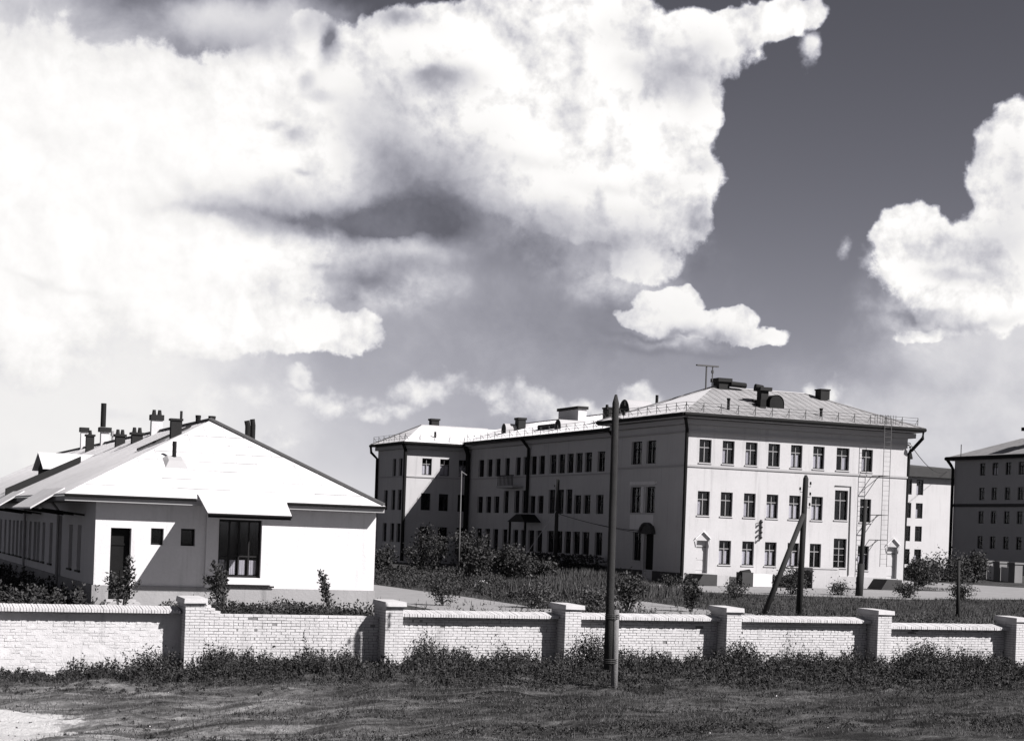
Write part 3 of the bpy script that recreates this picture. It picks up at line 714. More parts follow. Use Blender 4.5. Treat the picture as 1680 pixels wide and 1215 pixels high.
for (px, py, za, zb2, rr) in ((13.75, 65.6, 7.6, 8.03, .10), (13.95, 64.0, 7.55, 7.93, .13)):
    k = MB(); k.tube([(px, py, za), (px, py, zb2)], rr, 10); k.tube([(px, py, zb2 - .08), (px, py, zb2 + .02)], rr * 1.1, 10); k.build('vent_pipe', M_DARK, hs)
k = MB(); k.tube([(15.85, 66, 6.7), (15.85, 66, 7.75), (15.80, 66, 7.98)], .11, 10); k.tube([(16.06, 66, 6.6), (16.06, 66, 7.80), (16.02, 66, 8.05)], .10, 10); k.build('vent_pipe', M_DARK, hs)
k = MB(); k.tube([(11.8, 60.2, 5.7), (11.8, 60.2, 6.72)], .075, 10); ko = k.build('vent_pipe', M_DARK, hs)
k = MB(); k.hexa([(11.35, 59.55, 5.66), (12.25, 59.55, 5.66), (12.25, 60.35, 6.08), (11.35, 60.35, 6.08), (11.55, 59.85, 6.02), (12.05, 59.85, 6.02), (12.05, 60.25, 6.2), (11.55, 60.25, 6.2)]); k.build('pipe_flashing', M_PLASTK, ko)
for yy in (66.9, 78.2):
    k = MB(); k.tube([(8.35, yy, 4.5), (8.68, yy, 4.1), (8.68, yy, 1.0)], .055, 8); k.build('downpipe', M_PLASTK, hs)

# ================================================================== three-storey building
GB = .8
sb = thing('three_storey_building', 'pale plastered three-storey building with hipped metal roofs and wings', 'building', (62, 98.74, GB))
XC, YC, XR = 53.70, 98.74, 71.40
PITCH = [55.05, 56.83, 58.63, 60.42, 62.22, 64.02, 66.0, 68.02]
rows = []
cur3 = [0, 7, 2, 0, 4, 4, 6, 0]; cur3[7] = 2
for i, u in enumerate(PITCH): rows.append((u, .92 if i != 6 else 1.05, 9.02, 10.58, 'cross', False, [0, 7, 2, 0, 4, 4, 6, 2][i]))
for i, u in enumerate(PITCH):
    if i == 6: rows.append((u, 1.08, 5.55, 7.62, 'cross', False, 0))
    else: rows.append((u, .92, 5.47, 7.10, 'cross', False, [7, 0, 7, 4, 4, 4, 0, 0][i]))
for i, u in enumerate(PITCH):
    if i == 0: continue
    if i == 6: rows.append((u + .03, 1.06, 2.22, 4.25, 'grid', False, 0))
    elif i == 7: rows.append((u - .05, .92, 2.10, 3.80, 'cross', False, 4))
    else: rows.append((u, .92, 2.20, 3.83, 'cross', False, [0, 4, 4, 4, 4, 0][i]))
b = MB()
windows(sb, b, '-Y', YC, XC, XR, GB - .3, 11.9, rows, .30, M_PLAST, [(54.62, 55.52, 1.58, 3.78), (69.98, 70.84, 1.55, 3.80)])
rows = []
for (u, w) in ((106.3, 1.65), (104.05, 1.45)):
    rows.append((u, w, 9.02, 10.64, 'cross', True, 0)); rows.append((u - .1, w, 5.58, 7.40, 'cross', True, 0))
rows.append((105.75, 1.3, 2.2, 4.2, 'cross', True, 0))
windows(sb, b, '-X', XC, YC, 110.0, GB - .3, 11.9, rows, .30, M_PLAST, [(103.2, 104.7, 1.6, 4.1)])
b.poly([(XR, YC, .5), (XR, 110, .5), (XR, 110, 11.9), (XR, YC, 11.9)]); b.poly([(XC, 110, .5), (XR, 110, .5), (XR, 110, 11.9), (XC, 110, 11.9)])
# long wing
XL = 54.75
rows = []
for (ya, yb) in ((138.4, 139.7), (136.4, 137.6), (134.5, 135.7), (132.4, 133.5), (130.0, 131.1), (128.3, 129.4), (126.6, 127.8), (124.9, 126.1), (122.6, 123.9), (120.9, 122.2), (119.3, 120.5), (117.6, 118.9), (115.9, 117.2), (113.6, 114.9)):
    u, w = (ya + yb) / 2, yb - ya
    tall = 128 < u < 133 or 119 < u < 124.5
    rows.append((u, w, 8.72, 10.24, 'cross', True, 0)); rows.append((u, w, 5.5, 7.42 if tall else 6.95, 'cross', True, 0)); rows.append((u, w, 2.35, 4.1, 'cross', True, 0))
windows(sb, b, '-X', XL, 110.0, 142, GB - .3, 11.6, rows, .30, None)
b.poly([(67.4, 110, .5), (67.4, 151, .5), (67.4, 151, 11.6), (67.4, 110, 11.6)])
# back wing
XB = 48.65
rows = []
for (xa, xb) in ((50.18, 51.10), (51.9, 52.82), (53.72, 54.62)):
    u, w = (xa + xb) / 2, xb - xa; dk = xa > 53
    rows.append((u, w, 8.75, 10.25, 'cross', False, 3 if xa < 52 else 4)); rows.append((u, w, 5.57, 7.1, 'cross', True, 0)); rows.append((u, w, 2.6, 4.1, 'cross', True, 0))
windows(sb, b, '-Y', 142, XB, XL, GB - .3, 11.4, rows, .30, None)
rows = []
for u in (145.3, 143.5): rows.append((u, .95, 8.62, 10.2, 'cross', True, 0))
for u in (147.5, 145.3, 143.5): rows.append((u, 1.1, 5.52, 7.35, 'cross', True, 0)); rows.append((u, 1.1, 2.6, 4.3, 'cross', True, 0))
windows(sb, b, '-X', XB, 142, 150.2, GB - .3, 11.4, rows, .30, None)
b.poly([(XB, 150.2, .5), (67.4, 150.2, .5), (67.4, 150.2, 11.6), (XB, 150.2, 11.4)])
b.build('wall', M_PLAST, sb)
# string course, cornice bands, plinth
m = MB()
m.box(XC - .06, YC - .07, 8.70, XR + .06, YC - .002, 8.84); m.box(XC - .07, YC, 8.70, XC - .002, 110, 8.84); m.box(XL - .06, 110.05, 8.50, XL - .002, 141.9, 8.60); m.box(XB - .06, 141.93, 8.50, XL - .07, 141.998, 8.60); m.box(XB - .06, 142, 8.50, XB - .002, 150.2, 8.60)
m.build('string_course', M_MOULD, sb)
m = MB()
def cornice(x0, y0, x1, y1, z, steps):
    for (o_, za, zb_) in steps: m.box(x0 - o_, y0 - o_, z + za, x1, y1, z + zb_)
m.box(XC - .18, YC - .18, 11.02, XR + .18, YC - .001, 11.12); m.box(XC - .40, YC - .40, 11.55, XR + .40, YC - .001, 11.88); m.box(XC - .18, YC, 11.02, XC - .001, 110, 11.12); m.box(XC - .40, YC, 11.55, XC - .001, 110, 11.88)
m.box(XL - .3, 110.1, 11.25, XL - .001, 141.6, 11.58); m.box(XB - .3, 141.65, 11.05, XL - .31, 141.999, 11.38); m.box(XB - .3, 142, 11.05, XB - .001, 150.3, 11.38)
m.box(XR + .001, YC, 11.55, XR + .40, 110, 11.88)
m.build('cornice', M_MOULD, sb)
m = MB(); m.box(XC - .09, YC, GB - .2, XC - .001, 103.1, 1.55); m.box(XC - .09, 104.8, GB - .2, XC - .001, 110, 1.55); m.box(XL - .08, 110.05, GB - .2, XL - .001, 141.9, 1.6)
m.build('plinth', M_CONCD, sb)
m = MB(); m.box(63.2, YC - .08, GB - .2, 69.9, YC - .001, 1.62); m.build('plinth', M_CONC, sb)
# window surrounds on the shaded end wall
m = MB(); m.box(XC - .10, 103.1, 7.55, XC - .001, 107.0, 7.78); m.box(XC - .05, 103.3, 4.4, XC - .001, 106.9, 5.45); m.box(XC - .06, 104.9, 5.58, XC - .002, 105.3, 7.4)
m.build('window_surround', M_HOUSE, sb)
# arched doorway in the end wall
m = MB()
for i in range(10):
    a0, a1 = PI * i / 10, PI * (i + 1) / 10
    m.hexa([(XC - .35, 103.95 + 1.0 * math.cos(a0), 4.1 + .8 * math.sin(a0)), (XC - .35, 103.95 + 1.0 * math.cos(a1), 4.1 + .8 * math.sin(a1)), (XC - .001, 103.95 + 1.0 * math.cos(a1), 4.1 + .8 * math.sin(a1)), (XC - .001, 103.95 + 1.0 * math.cos(a0), 4.1 + .8 * math.sin(a0)),
            (XC - .35, 103.95 + .85 * math.cos(a0), 4.12 + .68 * math.sin(a0) - .02), (XC - .35, 103.95 + .85 * math.cos(a1), 4.12 + .68 * math.sin(a1) - .02), (XC - .001, 103.95 + .85 * math.cos(a1), 4.12 + .68 * math.sin(a1) - .02), (XC - .001, 103.95 + .85 * math.cos(a0), 4.12 + .68 * math.sin(a0) - .02)])
m.poly([(XC - .2, 103.95 + .84 * math.cos(PI * i / 10), 4.1 + .66 * math.sin(PI * i / 10)) for i in range(11)])
m.build('door_arch', M_CONCD, sb)
m = MB(); m.box(XC + .22, 103.22, 1.6, XC + .28, 104.68, 4.08); m.build('door', M_DDOOR, sb)
# front doors with little gabled hoods
for (xa, xb, za, zt_) in ((54.62, 55.52, 1.58, 3.78), (69.98, 70.84, 1.55, 3.80)):
    m = MB(); m.box(xa + .001, YC + .30, za, xb - .001, YC + .36, zt_ - .001)
    for q in (.12, .56): m.box(xa + .1, YC + .28, za + q * 1.6, xb - .1, YC + .299, za + q * 1.6 + .6)
    dd = m.build('door', M_DOOR, sb)
    k = MB(); k.box(xa + .02, YC + .27, za + 1.72, xb - .02, YC + .299, za + 1.80); k.tube([(xa + .14, YC + .2, za + 1.0), (xa + .14, YC + .3, za + 1.0)], .03, 8); k.build('door_handle', M_IRON, dd)
    xm = (xa + xb) / 2; m = MB(); w = .58
    for s_ in (-1, 1):
        p0, p1 = (xm + s_ * w, zt_ + .10), (xm, zt_ + .60)
        m.hexa([(p0[0], YC - .16, p0[1]), (p1[0], YC - .16, p1[1]), (p1[0], YC - .001, p1[1]), (p0[0], YC - .001, p0[1]), (p0[0], YC - .16, p0[1] + .05), (p1[0], YC - .16, p1[1] + .05), (p1[0], YC - .001, p1[1] + .05), (p0[0], YC - .001, p0[1] + .05)])
        m.tube([(xm + s_ * (w - .08), YC - .02, zt_ - .45), (xm + s_ * (w - .08), YC - .14, zt_ + .06)], .025, 6)
    m.build('door_hood', M_ROOFB, sb)
# conduit framing the tall window
m = MB(); m.tube([(65.42, YC - .05, 7.93), (66.72, YC - .05, 7.93), (66.76, YC - .05, 1.7)], .035, 6); m.build('conduit', M_IRON, sb)
# balcony and entrance canopy on the long wing
m = MB(); m.box(XL - .95, 129.3, 7.62, XL - .001, 133.0, 7.80); bo = m.build('balcony', M_MOULD, sb)
m = MB()
for y in np.arange(129.4, 133, .3): m.box(XL - .93, y, 7.80, XL - .89, y + .05, 8.62)
m.box(XL - .95, 129.3, 8.62, XL - .87, 133.0, 8.70); m.build('balcony_rail', M_DARK, bo)
m = MB(); m.hexa([(XL - 1.5, 125.2, 4.75), (XL - .001, 125.2, 4.75), (XL - .001, 128.9, 4.75), (XL - 1.5, 128.9, 4.75), (XL - 1.3, 126.6, 5.4), (XL - .001, 126.6, 5.4), (XL - .001, 127.5, 5.4), (XL - 1.3, 127.5, 5.4)])
m.box(XL - 1.4, 125.35, .8, XL - 1.25, 125.5, 4.748); m.box(XL - 1.4, 128.6, .8, XL - 1.25, 128.75, 4.748); m.build('entrance_canopy', M_DARK, sb)
# roofs
def hip(name, mm, x0, y0, x1, y1, ze, ridge, th=.12):
    global r
    r = MB(); (a, c) = ridge
    if abs(a[1] - c[1]) < 1e-6:
        slab([(x0, y0, ze), (x1, y0, ze), c, a], th, 0); slab([(x0, y0, ze), a, (x0, y1, ze)], th, 1); slab([(x1, y0, ze), (x1, y1, ze), c], th, 1); slab([(x0, y1, ze), a, c, (x1, y1, ze)], th, 1)
    else:
        slab([(x0, y0, ze), a, c, (x0, y1, ze)], th, 1); slab([(x1, y0, ze), (x1, y1, ze), c, a], th, 1); slab([(x0, y0, ze), (x1, y0, ze), a], th, 0); slab([(x0, y1, ze), c, (x1, y1, ze)], th, 1)
    return r.build(name, mm, sb)
FX0, FX1, FY0, FY1, FZ = 52.75, 71.98, 97.68, 111.0, 12.22
hip('roof', [M_ROOFG, M_ROOFB], FX0, FY0, FX1, FY1, FZ, ((58.6, 104.3, 14.72), (66.2, 104.3, 14.72)))
hip('roof', [M_ROOFB, M_ROOFB], 53.95, 104.5, 68.2, 150.5, 11.85, ((60.9, 111.0, 14.05), (60.9, 146.4, 14.05)))
hip('roof', [M_ROOFB, M_ROOFB], 48.1, 141.2, 66.0, 150.9, 11.62, ((51.4, 146.05, 13.45), (62.0, 146.05, 13.45)))
ns = MB()
x = FX0 + .6
while x < FX1:
    fr = min(1, (x - FX0) / (58.6 - FX0), (FX1 - x) / (FX1 - 66.2)); rib((x, FY0 + .02, FZ), (x, FY0 + (104.3 - FY0) * fr, FZ + 2.5 * fr), .012, .018); x += .62
o = ns.build('roof_seams', M_ROOFG, sb); o['kind'] = 'stuff'
ns = MB(); y = 111.5
while y < 141:
    rib((53.97, y, 11.85), (60.9, y, 14.05), .012, .018); y += .65
x = 48.7
while x < 57:
    fr = min(1, (x - 48.1) / 3.3); rib((x, 141.22, 11.62), (x, 141.2 + 4.85 * fr, 11.62 + 1.83 * fr), .012, .018); x += .65
o = ns.build('roof_seams', M_ROOFB, sb); o['kind'] = 'stuff'
rc = MB()
for a, c in (((58.6, 104.3, 14.74), (66.2, 104.3, 14.74)), ((FX0, FY1, FZ + .02), (58.6, 104.3, 14.74)), ((66.2, 104.3, 14.74), (FX1, FY0, FZ + .02)), ((60.9, 111.0, 14.07), (60.9, 146.4, 14.07)), ((48.1, 150.9, 11.64), (51.4, 146.05, 13.47)), ((51.4, 146.05, 13.47), (58, 146.05, 13.47))):
    rc.tube([a, c], .07, 6)
rc.build('ridge_cap', M_PLASTK, sb)
gt = MB()
def gut(pts, rr=.13): gt.tube(pts, rr, 8)
gut([(FX0, FY1, FZ - .10), (FX0, FY0 - .08, FZ - .10)]); gut([(FX0, FY0 - .08, FZ - .10), (FX1 + .05, FY0 - .08, FZ - .10)], .14); gut([(FX1 + .05, FY0 - .08, FZ - .10), (FX1 + .05, FY1, FZ - .10)])
gut([(53.92, 110.6, 11.74), (53.92, 141.3, 11.74)]); gut([(53.9, 141.15, 11.52), (48.05, 141.15, 11.52)]); gut([(48.05, 141.15, 11.52), (48.05, 150.9, 11.52)])
gt.build('gutter', M_GUT, sb)
sf = MB(); sf.box(FX0 + .03, FY0 + .03, 11.93, FX1 - .03, YC - .001, 12.06); sf.box(FX0 + .03, YC, 11.93, XC - .001, FY1, 12.06); sf.box(XR + .001, YC, 11.93, FX1 - .03, FY1, 12.06)
sf.box(53.98, 111.0, 11.62, XL - .001, 141.2, 11.72); sf.box(48.12, 141.25, 11.42, XL, 141.998, 11.49); sf.box(48.12, 142, 11.42, XB, 150.85, 11.49)
sf.build('soffit', M_MOULD, sb)
def dpipe(pts, rr): k = MB(); k.tube(pts, rr, 10); return k.build('downpipe', M_GUT, sb)
dpipe([(53.0, 97.75, 12.1), (53.0, 97.9, 11.85), (53.52, 98.60, 11.2), (53.52, 98.62, .95)], .12)
dpipe([(71.98, 97.75, 12.1), (71.98, 97.8, 11.55), (71.58, 98.5, 10.7), (71.58, 98.8, 10.5), (71.58, 99.1, .95)], .12)
dpipe([(53.9, 111.3, 11.7), (54.5, 111.3, 10.9), (54.58, 111.3, .95)], .14)
dpipe([(53.5, 109.7, 11.9), (53.53, 109.7, .95)], .12)
dpipe([(53.9, 128.0, 11.7), (54.58, 128.0, 10.9), (54.58, 128.0, 5.5)], .13)
dpipe([(54.0, 141.3, 11.5), (54.45, 141.7, 10.8), (54.45, 141.75, .95)], .2)
dpipe([(48.1, 141.3, 11.4), (48.5, 141.85, 10.9), (48.5, 141.85, .95)], .16)
dpipe([(48.05, 150.7, 11.45), (48.08, 150.6, 10.9), (48.5, 150.0, 10.3), (48.52, 150.0, .95)], .13)
# roof-edge railing
rl = MB()
def rail(p, q, step=1.32):
    p, q = Vector(p), Vector(q); L = (q - p).length; n = max(2, int(L / step)); d = (q - p) / n
    inn = Vector((-d.y, d.x, 0)).normalized()
    for i in range(n + 1):
        a = p + d * i; rl.tube([a - Vector((0, 0, .1)), a + Vector((0, 0, .62))], .026, 5); rl.tube([a + inn * .35 + Vector((0, 0, .1)), a + Vector((0, 0, .5))], .018, 4)
    for h in (.2, .4, .6): rl.tube([p + Vector((0, 0, h)), q + Vector((0, 0, h))], .013, 4)
rail((FX0 + .35, FY0 + .35, FZ + .14), (FX1 - .3, FY0 + .35, FZ + .14)); rail((FX0 + .35, FY1 - .2, FZ + .14), (FX0 + .35, FY0 + .35, FZ + .14)); rail((54.25, 141.5, 11.95), (54.25, 111.5, 11.95), 1.6); rail((48.3, 141.5, 11.75), (54.0, 141.5, 11.75)); rail((48.3, 150.6, 11.75), (48.3, 141.5, 11.75))
rl.build('roof_railing', M_RUST, sb)
# fire escape ladder
ld = MB(); LY = 97.38
ld.tube([(68.44, LY, 2.4), (68.44, LY, 12.75), (68.44, LY + .5, 13.0)], .022, 6); ld.tube([(69.0, LY, 2.4), (69.0, LY, 12.75), (69.0, LY + .5, 13.0)], .022, 6)
for z in np.arange(2.6, 12.7, .34): ld.tube([(68.44, LY, z), (69.0, LY, z)], .010, 5)
lo_ = ld.build('fire_ladder', M_IRON, sb)
for z in (8.74, 6.0, 4.25):
    k = MB(); k.tube([(68.44, LY, z), (68.44, YC + .01, z)], .03, 6); k.tube([(69.0, LY, z), (69.0, YC + .01, z)], .03, 6); k.tube([(68.44, LY, z), (69.0, LY, z)], .03, 6); k.tube([(68.44, YC, z - .5), (68.44, LY + .3, z)], .022, 6); k.build('ladder_bracket', M_IRON, lo_)
k = MB()
for x in np.arange(68.1, 69.9, .22): k.tube([(x, 98.1, 12.4), (x, 98.1, 13.05)], .018, 5)
k.build('ladder_guard', M_RUST, lo_)
# roof furniture of the front wing
def rf_z(y): return FZ + (y - FY0) * 2.5 / (104.3 - FY0)
ma = MB(); ma.tube([(58.0, 104.3, 14.5), (58.0, 104.3, 16.2)], .06, 8); ma.tube([(58.5, 104.3, 14.5), (58.5, 104.3, 16.15)], .045, 8); ma.box(57.2, 104.2, 16.14, 58.95, 104.4, 16.24); ma.tube([(58.5, 104.3, 15.7), (58.5, 104.3, 15.9)], .10, 8); ma.build('aerial_mast', M_RUST, sb)
c = chimney(sb, 59.25, 104.3, 14.1, 15.10, .85, .9, M_SOOT, M_SOOT, .14, .26)
k = MB(); k.tube([(59.7, 103.8, 14.98), (60.95, 103.8, 14.93)], .20, 12); k.build('vent_pipe', M_DARK, c)
c = chimney(sb, 60.65, 100.9, 12.9, 14.35, .58, .6, M_SOOT, M_SOOT, .18, .24)
k = MB(); k.tube([(59.9, 100.7, 14.62), (60.5, 100.7, 14.55)], .18, 10); k.tube([(59.75, 100.7, 13.62), (60.4, 100.7, 13.55)], .10, 10); k.build('vent_pipe', M_DARK, c)
barrel_vent(sb, 61.35, 100.1, rf_z(100.1) - .1, 1.15, 1.05, 2.5, '-Y', M_DARK)
k = MB(); k.box(59.9, 99.9, rf_z(99.9), 60.35, 100.6, rf_z(100.6) + .35); k.build('roof_hatch', M_DARK, sb)
chimney(sb, 67.1, 103.3, 13.6, 14.95, .75, .75, M_SOOT, M_SOOT, .05, .10)
for (x, y, h) in ((56.85, 99.0, .78), (64.25, 99.0, .55)):
    k = MB(); k.tube([(x, y, rf_z(y) - .1), (x, y, rf_z(y) + h)], .10, 10); k.tube([(x, y, rf_z(y) + h - .12), (x, y, rf_z(y) + h)], .13, 10); k.build('vent_pipe', M_DARK, sb)
k = MB(); k.tube([(56.0, 107.9, 13.3), (56.0, 107.9, 14.2)], .11, 10); k.build('vent_pipe', M_DARK, sb)
barrel_vent(sb, 54.6, 110.4, 12.7, 1.7, 1.25, 2.0, '-X', M_PLASTK)
# roof furniture of the long and back wings
chimney(sb, 58.0, 138.1, 12.6, 13.95, .7, .85, M_SOOT, M_SOOT, .07, .2)
barrel_vent(sb, 56.6, 138.6, 12.45, 1.1, 1.15, 3.2, '-X', M_PLASTK)
chimney(sb, 58.2, 127.4, 12.9, 14.25, .75, 4.0, M_WBRICK, M_SOOT, .12, .24, 0)
barrel_vent(sb, 56.0, 125.4, 12.2, 1.3, 1.1, 3.0, '-X', M_PLASTK)
k = MB(); k.box(56.4, 126.8, 12.3, 57.6, 130.5, 13.05); k.build('roof_hatch', M_DARK, sb)
chimney(sb, 58.0, 119.8, 12.7, 13.95, .7, 1.1, M_SOOT, M_SOOT, .06, .12)
chimney(sb, 52.8, 146.5, 13.2, 14.0, .75, .75, M_SOOT, M_SOOT, .08, .16)
k = MB(); k.tube([(51.62, 142.8, 12.0), (51.62, 142.8, 12.75)], .11, 10); k.build('vent_pipe', M_DARK, sb)
# wire bracket on the facade
k = MB(); k.box(59.52, YC - .14, 4.0, 59.60, YC - .001, 5.35); br = k.build('wire_bracket', M_IRON, sb)
k = MB()
for z in (4.1, 4.45, 4.8, 5.15): k.tube([(59.50, YC - .14, z - .03), (59.46, YC - .34, z + .03)], [.05, .07], 8)
k.build('insulators', M_DARK, br)

# --- low blocks at the foot of the facade
def block(name, label, cat, mm, pts):
    b = MB(); b.hexa(pts); return tag(b.build(name, mm), label, cat)
def hx(x0, y0, z0, x1, y1, z1, a=0, c=0): return [(x0, y0, z0), (x1, y0, z0), (x1, y1, z0), (x0, y1, z0), (x0 + a, y0, z1), (x1 - c, y0, z1), (x1 - c, y1, z1), (x0 + a, y1, z1)]
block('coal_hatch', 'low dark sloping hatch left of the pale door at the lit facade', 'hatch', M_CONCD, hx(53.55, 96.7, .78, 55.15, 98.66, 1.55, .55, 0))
block('entrance_landing', 'pale concrete landing block under the left door with gabled hood', 'landing', M_CONC, hx(55.16, 97.2, .78, 56.35, 98.66, 1.50))
block('crate', 'small square black box beside the pale landing of the left door', 'box', M_CONCD, hx(56.4, 97.4, .78, 57.0, 98.0, 1.42))
bn = thing('rubbish_bin', 'round-shouldered black bin against the left end of the white low block', 'bin', (57.7, 97.5, .8))
k = MB(); k.box(57.35, 97.2, .80, 58.2, 98.0, 1.75); k.build('bin_body', M_CONCD, bn); k = MB(); k.tube([(57.3, 97.5, 1.25), (57.5, 97.5, 1.6), (58.1, 97.5, 1.82)], [.28, .3, .16], 8); k.build('bin_lid', M_DARK, bn)
block('parapet_block', 'long white plastered low block along the foot of the facade', 'low wall', M_HOUSE, hx(58.22, 97.3, .78, 59.75, 98.66, 1.66))
pb = thing('cellar_entrance', 'grey plastered cellar entrance with flat top and dark open end', 'cellar entrance', (63.6, 97.6, .8))
k = MB(); k.box(62.75, 97.0, .78, 64.7, 98.64, 2.12); k.build('wall', M_CONC, pb); k = MB(); k.box(62.70, 97.05, .80, 62.748, 98.5, 2.0); k.build('opening', M_CONCD, pb)
k = MB(); k.box(62.7, 96.95, 2.122, 64.8, 98.64, 2.20); k.build('roof_slab', M_CONC, pb)
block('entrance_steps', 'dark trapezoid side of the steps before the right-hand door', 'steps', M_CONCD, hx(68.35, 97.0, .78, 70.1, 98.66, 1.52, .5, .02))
block('entrance_landing', 'pale landing block right of the dark steps at the facade corner', 'landing', M_CONC, hx(70.11, 97.2, .78, 71.2, 98.66, 1.45))

# ================================================================== buildings far right
fb_ = thing('pale_apartment_building', 'pale four-storey building seen end-on behind the lit facade corner', 'building', (146.3, 200.6, GB))
b = MB(); rows = []
for z0 in (11.37, 7.98, 4.63, 1.29):
    rows.append((145.6, .9, z0, z0 + 2.2, 'cross', True, 0)); rows.append((147.45, 1.2, z0, z0 + 2.2, 'cross', True, [0, 2, 0, 7][int(z0) % 4]))
    rows.append((143.6, 1.2, z0, z0 + 2.2, 'cross', True, 0))
windows(fb_, b, '-Y', 200.6, 136, 154.2, .3, 14.0, rows, .3)
b.poly([(154.2, 200.6, .3), (154.2, 215, .3), (154.2, 215, 14.0), (154.2, 200.6, 14.0)]); b.poly([(136, 200.6, .3), (136, 215, .3), (136, 215, 14.0), (136, 200.6, 14.0)]); b.poly([(136, 215, .3), (154.2, 215, .3), (154.2, 215, 14.0), (136, 215, 14.0)])
b.build('wall', M_PLASTD, fb_)
k = MB(); k.box(135.2, 199.7, 13.98, 155.0, 215.9, 15.2); k.build('eaves_band', M_CONCD, fb_)
sb_keep = sb; sb = fb_
hip('roof', [M_CONCD, M_CONCD], 135.2, 199.7, 155.0, 215.9, 15.32, ((143.2, 208, 16.2), (147.9, 208, 16.2)))
db = thing('dark_apartment_building', 'dark four-storey building with shaded windowed wall cut off by the right edge', 'building', (140, 174, GB))
sb = db
b = MB(); rows = []
for z0 in (13.45, 10.25, 7.2, 3.95):
    for u in (177.2, 174.7, 172.1, 169.6, 167.1, 164.6): rows.append((u, 1.15, z0, z0 + 1.6, 'cross', True, [0, 0, 4, 0][int(u) % 4] if z0 > 13 else 0))
windows(db, b, '-X', 140, 160, 183.0, .3, 15.6, rows, .3)
b.poly([(140, 183, .3), (152, 183, .3), (152, 183, 15.6), (140, 183, 15.6)]); b.poly([(140, 160, .3), (152, 160, .3), (152, 160, 15.6), (140, 160, 15.6)]); b.poly([(152, 160, .3), (152, 183, .3), (152, 183, 15.6), (152, 160, 15.6)])
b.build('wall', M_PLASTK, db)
k = MB(); k.box(139.85, 160, 9.35, 139.999, 183.1, 9.75); k.build('string_course', M_CONCD, db)
k = MB(); k.tube([(139.1, 159.5, 15.75), (139.1, 183.8, 15.75)], .25, 8); k.tube([(139.2, 183.7, 15.7), (139.6, 183.3, 14.9), (139.8, 183.1, 14.4), (139.8, 183.1, 1)], .2, 8); k.build('gutter', M_GUT, db)
k = MB(); k.box(139.2, 159.5, 15.5, 152.8, 183.8, 15.62); k.build('soffit', M_PLASTK, db)
hip('roof', [M_ROOFG, M_ROOFG], 139.1, 159.3, 152.9, 183.8, 15.9, ((146, 166, 18.6), (146, 177.0, 18.6)))
chimney(db, 143.2, 171.2, 16.6, 19.2, 1.2, 2.4, M_WBRICK, M_SOOT, .3, .45)
k = MB(); k.tube([(139.4, 181.0, 15.8), (139.4, 181.0, 17.6)], .06, 6); k.build('lightning_rod', M_RUST, db)
sb = sb_keep

# --- low pillared fence before the dark building
fe = thing('pillar_fence', 'low fence of whitewashed pillars with grey boarding before the dark building', 'fence', (112, 145, .8))
FP = [(118.5, 153.0), (115.1, 146.6), (111.7, 140.2), (108.3, 133.8), (104.9, 127.4)]
for (x, y) in FP:
    k = MB(); k.box(x - .45, y - .45, .6, x + .45, y + .45, 2.55); k.box(x - .55, y - .55, 2.552, x + .55, y + .55, 2.72); k.build('pillar', mat('grey_fence_plaster', .22, .9, .2, 1.5), fe)  # pillars in an even mid-grey plaster
for (a, c) in zip(FP[:-1], FP[1:]):
    d = Vector((c[0] - a[0], c[1] - a[1], 0)); L = d.length; d.normalize(); nrm = Vector((-d.y, d.x, 0)) * .05
    k = MB(); p0 = Vector((a[0], a[1], 0)) + d * .62; p1 = Vector((c[0], c[1], 0)) - d * .62
    k.hexa([p0 - nrm + Vector((0, 0, .6)), p1 - nrm + Vector((0, 0, .6)), p1 + nrm + Vector((0, 0, .6)), p0 + nrm + Vector((0, 0, .6)), p0 - nrm + Vector((0, 0, 2.2)), p1 - nrm + Vector((0, 0, 2.2)), p1 + nrm + Vector((0, 0, 2.2)), p0 + nrm + Vector((0, 0, 2.2))])
    k.build('fence_board', M_PLASTK, fe)

# ================================================================== poles and wires
def hook(k, x, y, z, s):
    k.tube([(x, y, z), (x + s * .16, y, z - .02), (x + s * .16, y, z + .10)], .012, 5); k.tube([(x + s * .16, y, z + .08), (x + s * .16, y, z + .20)], [.045, .035], 7)
p1 = thing('utility_pole', 'tall wooden pole lashed to a pale stub in front of the brick wall', 'pole', (18.68, 38.05, 0), 'wooden utility poles')
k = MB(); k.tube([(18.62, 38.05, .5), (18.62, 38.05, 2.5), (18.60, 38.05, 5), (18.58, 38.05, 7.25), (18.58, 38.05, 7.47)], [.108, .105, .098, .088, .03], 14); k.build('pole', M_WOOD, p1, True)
k = MB(); k.tube([(18.81, 38.02, -.4), (18.80, 38.02, 1.0), (18.79, 38.02, 2.02)], [.088, .085, .075], 12); k.build('stub', M_WOODP, p1, True)
for z in (.72, 1.85):
    k = MB()
    for dz in (-.045, 0, .045): k.tube([(18.69 + .195 * math.cos(t), 38.03 + .12 * math.sin(t), z + dz) for t in np.linspace(0, 2 * PI, 21)], .010, 6, cap=False)
    k.build('wire_binding', M_WIRE, p1)
k = MB(); hook(k, 18.66, 38.05, 7.12, 1); hook(k, 18.50, 38.05, 7.0, -1); hook(k, 18.66, 38.05, 6.88, 1); k.build('insulators', M_DARK, p1)
p2 = thing('utility_pole', 'black pole propped by a slanting brace before the lit facade', 'pole', (38.85, 61.0, .8), 'wooden utility poles')
k = MB(); k.tube([(38.83, 61, .5), (38.89, 61, 4), (38.94, 61, 6.62), (38.94, 61, 6.78)], [.135, .125, .115, .05], 12); k.build('pole', M_WOODD, p2, True)
k = MB(); k.tube([(36.75, 60.6, .5), (38.86, 60.94, 5.1)], [.125, .105], 12); k.build('brace', M_WOODD, p2, True)
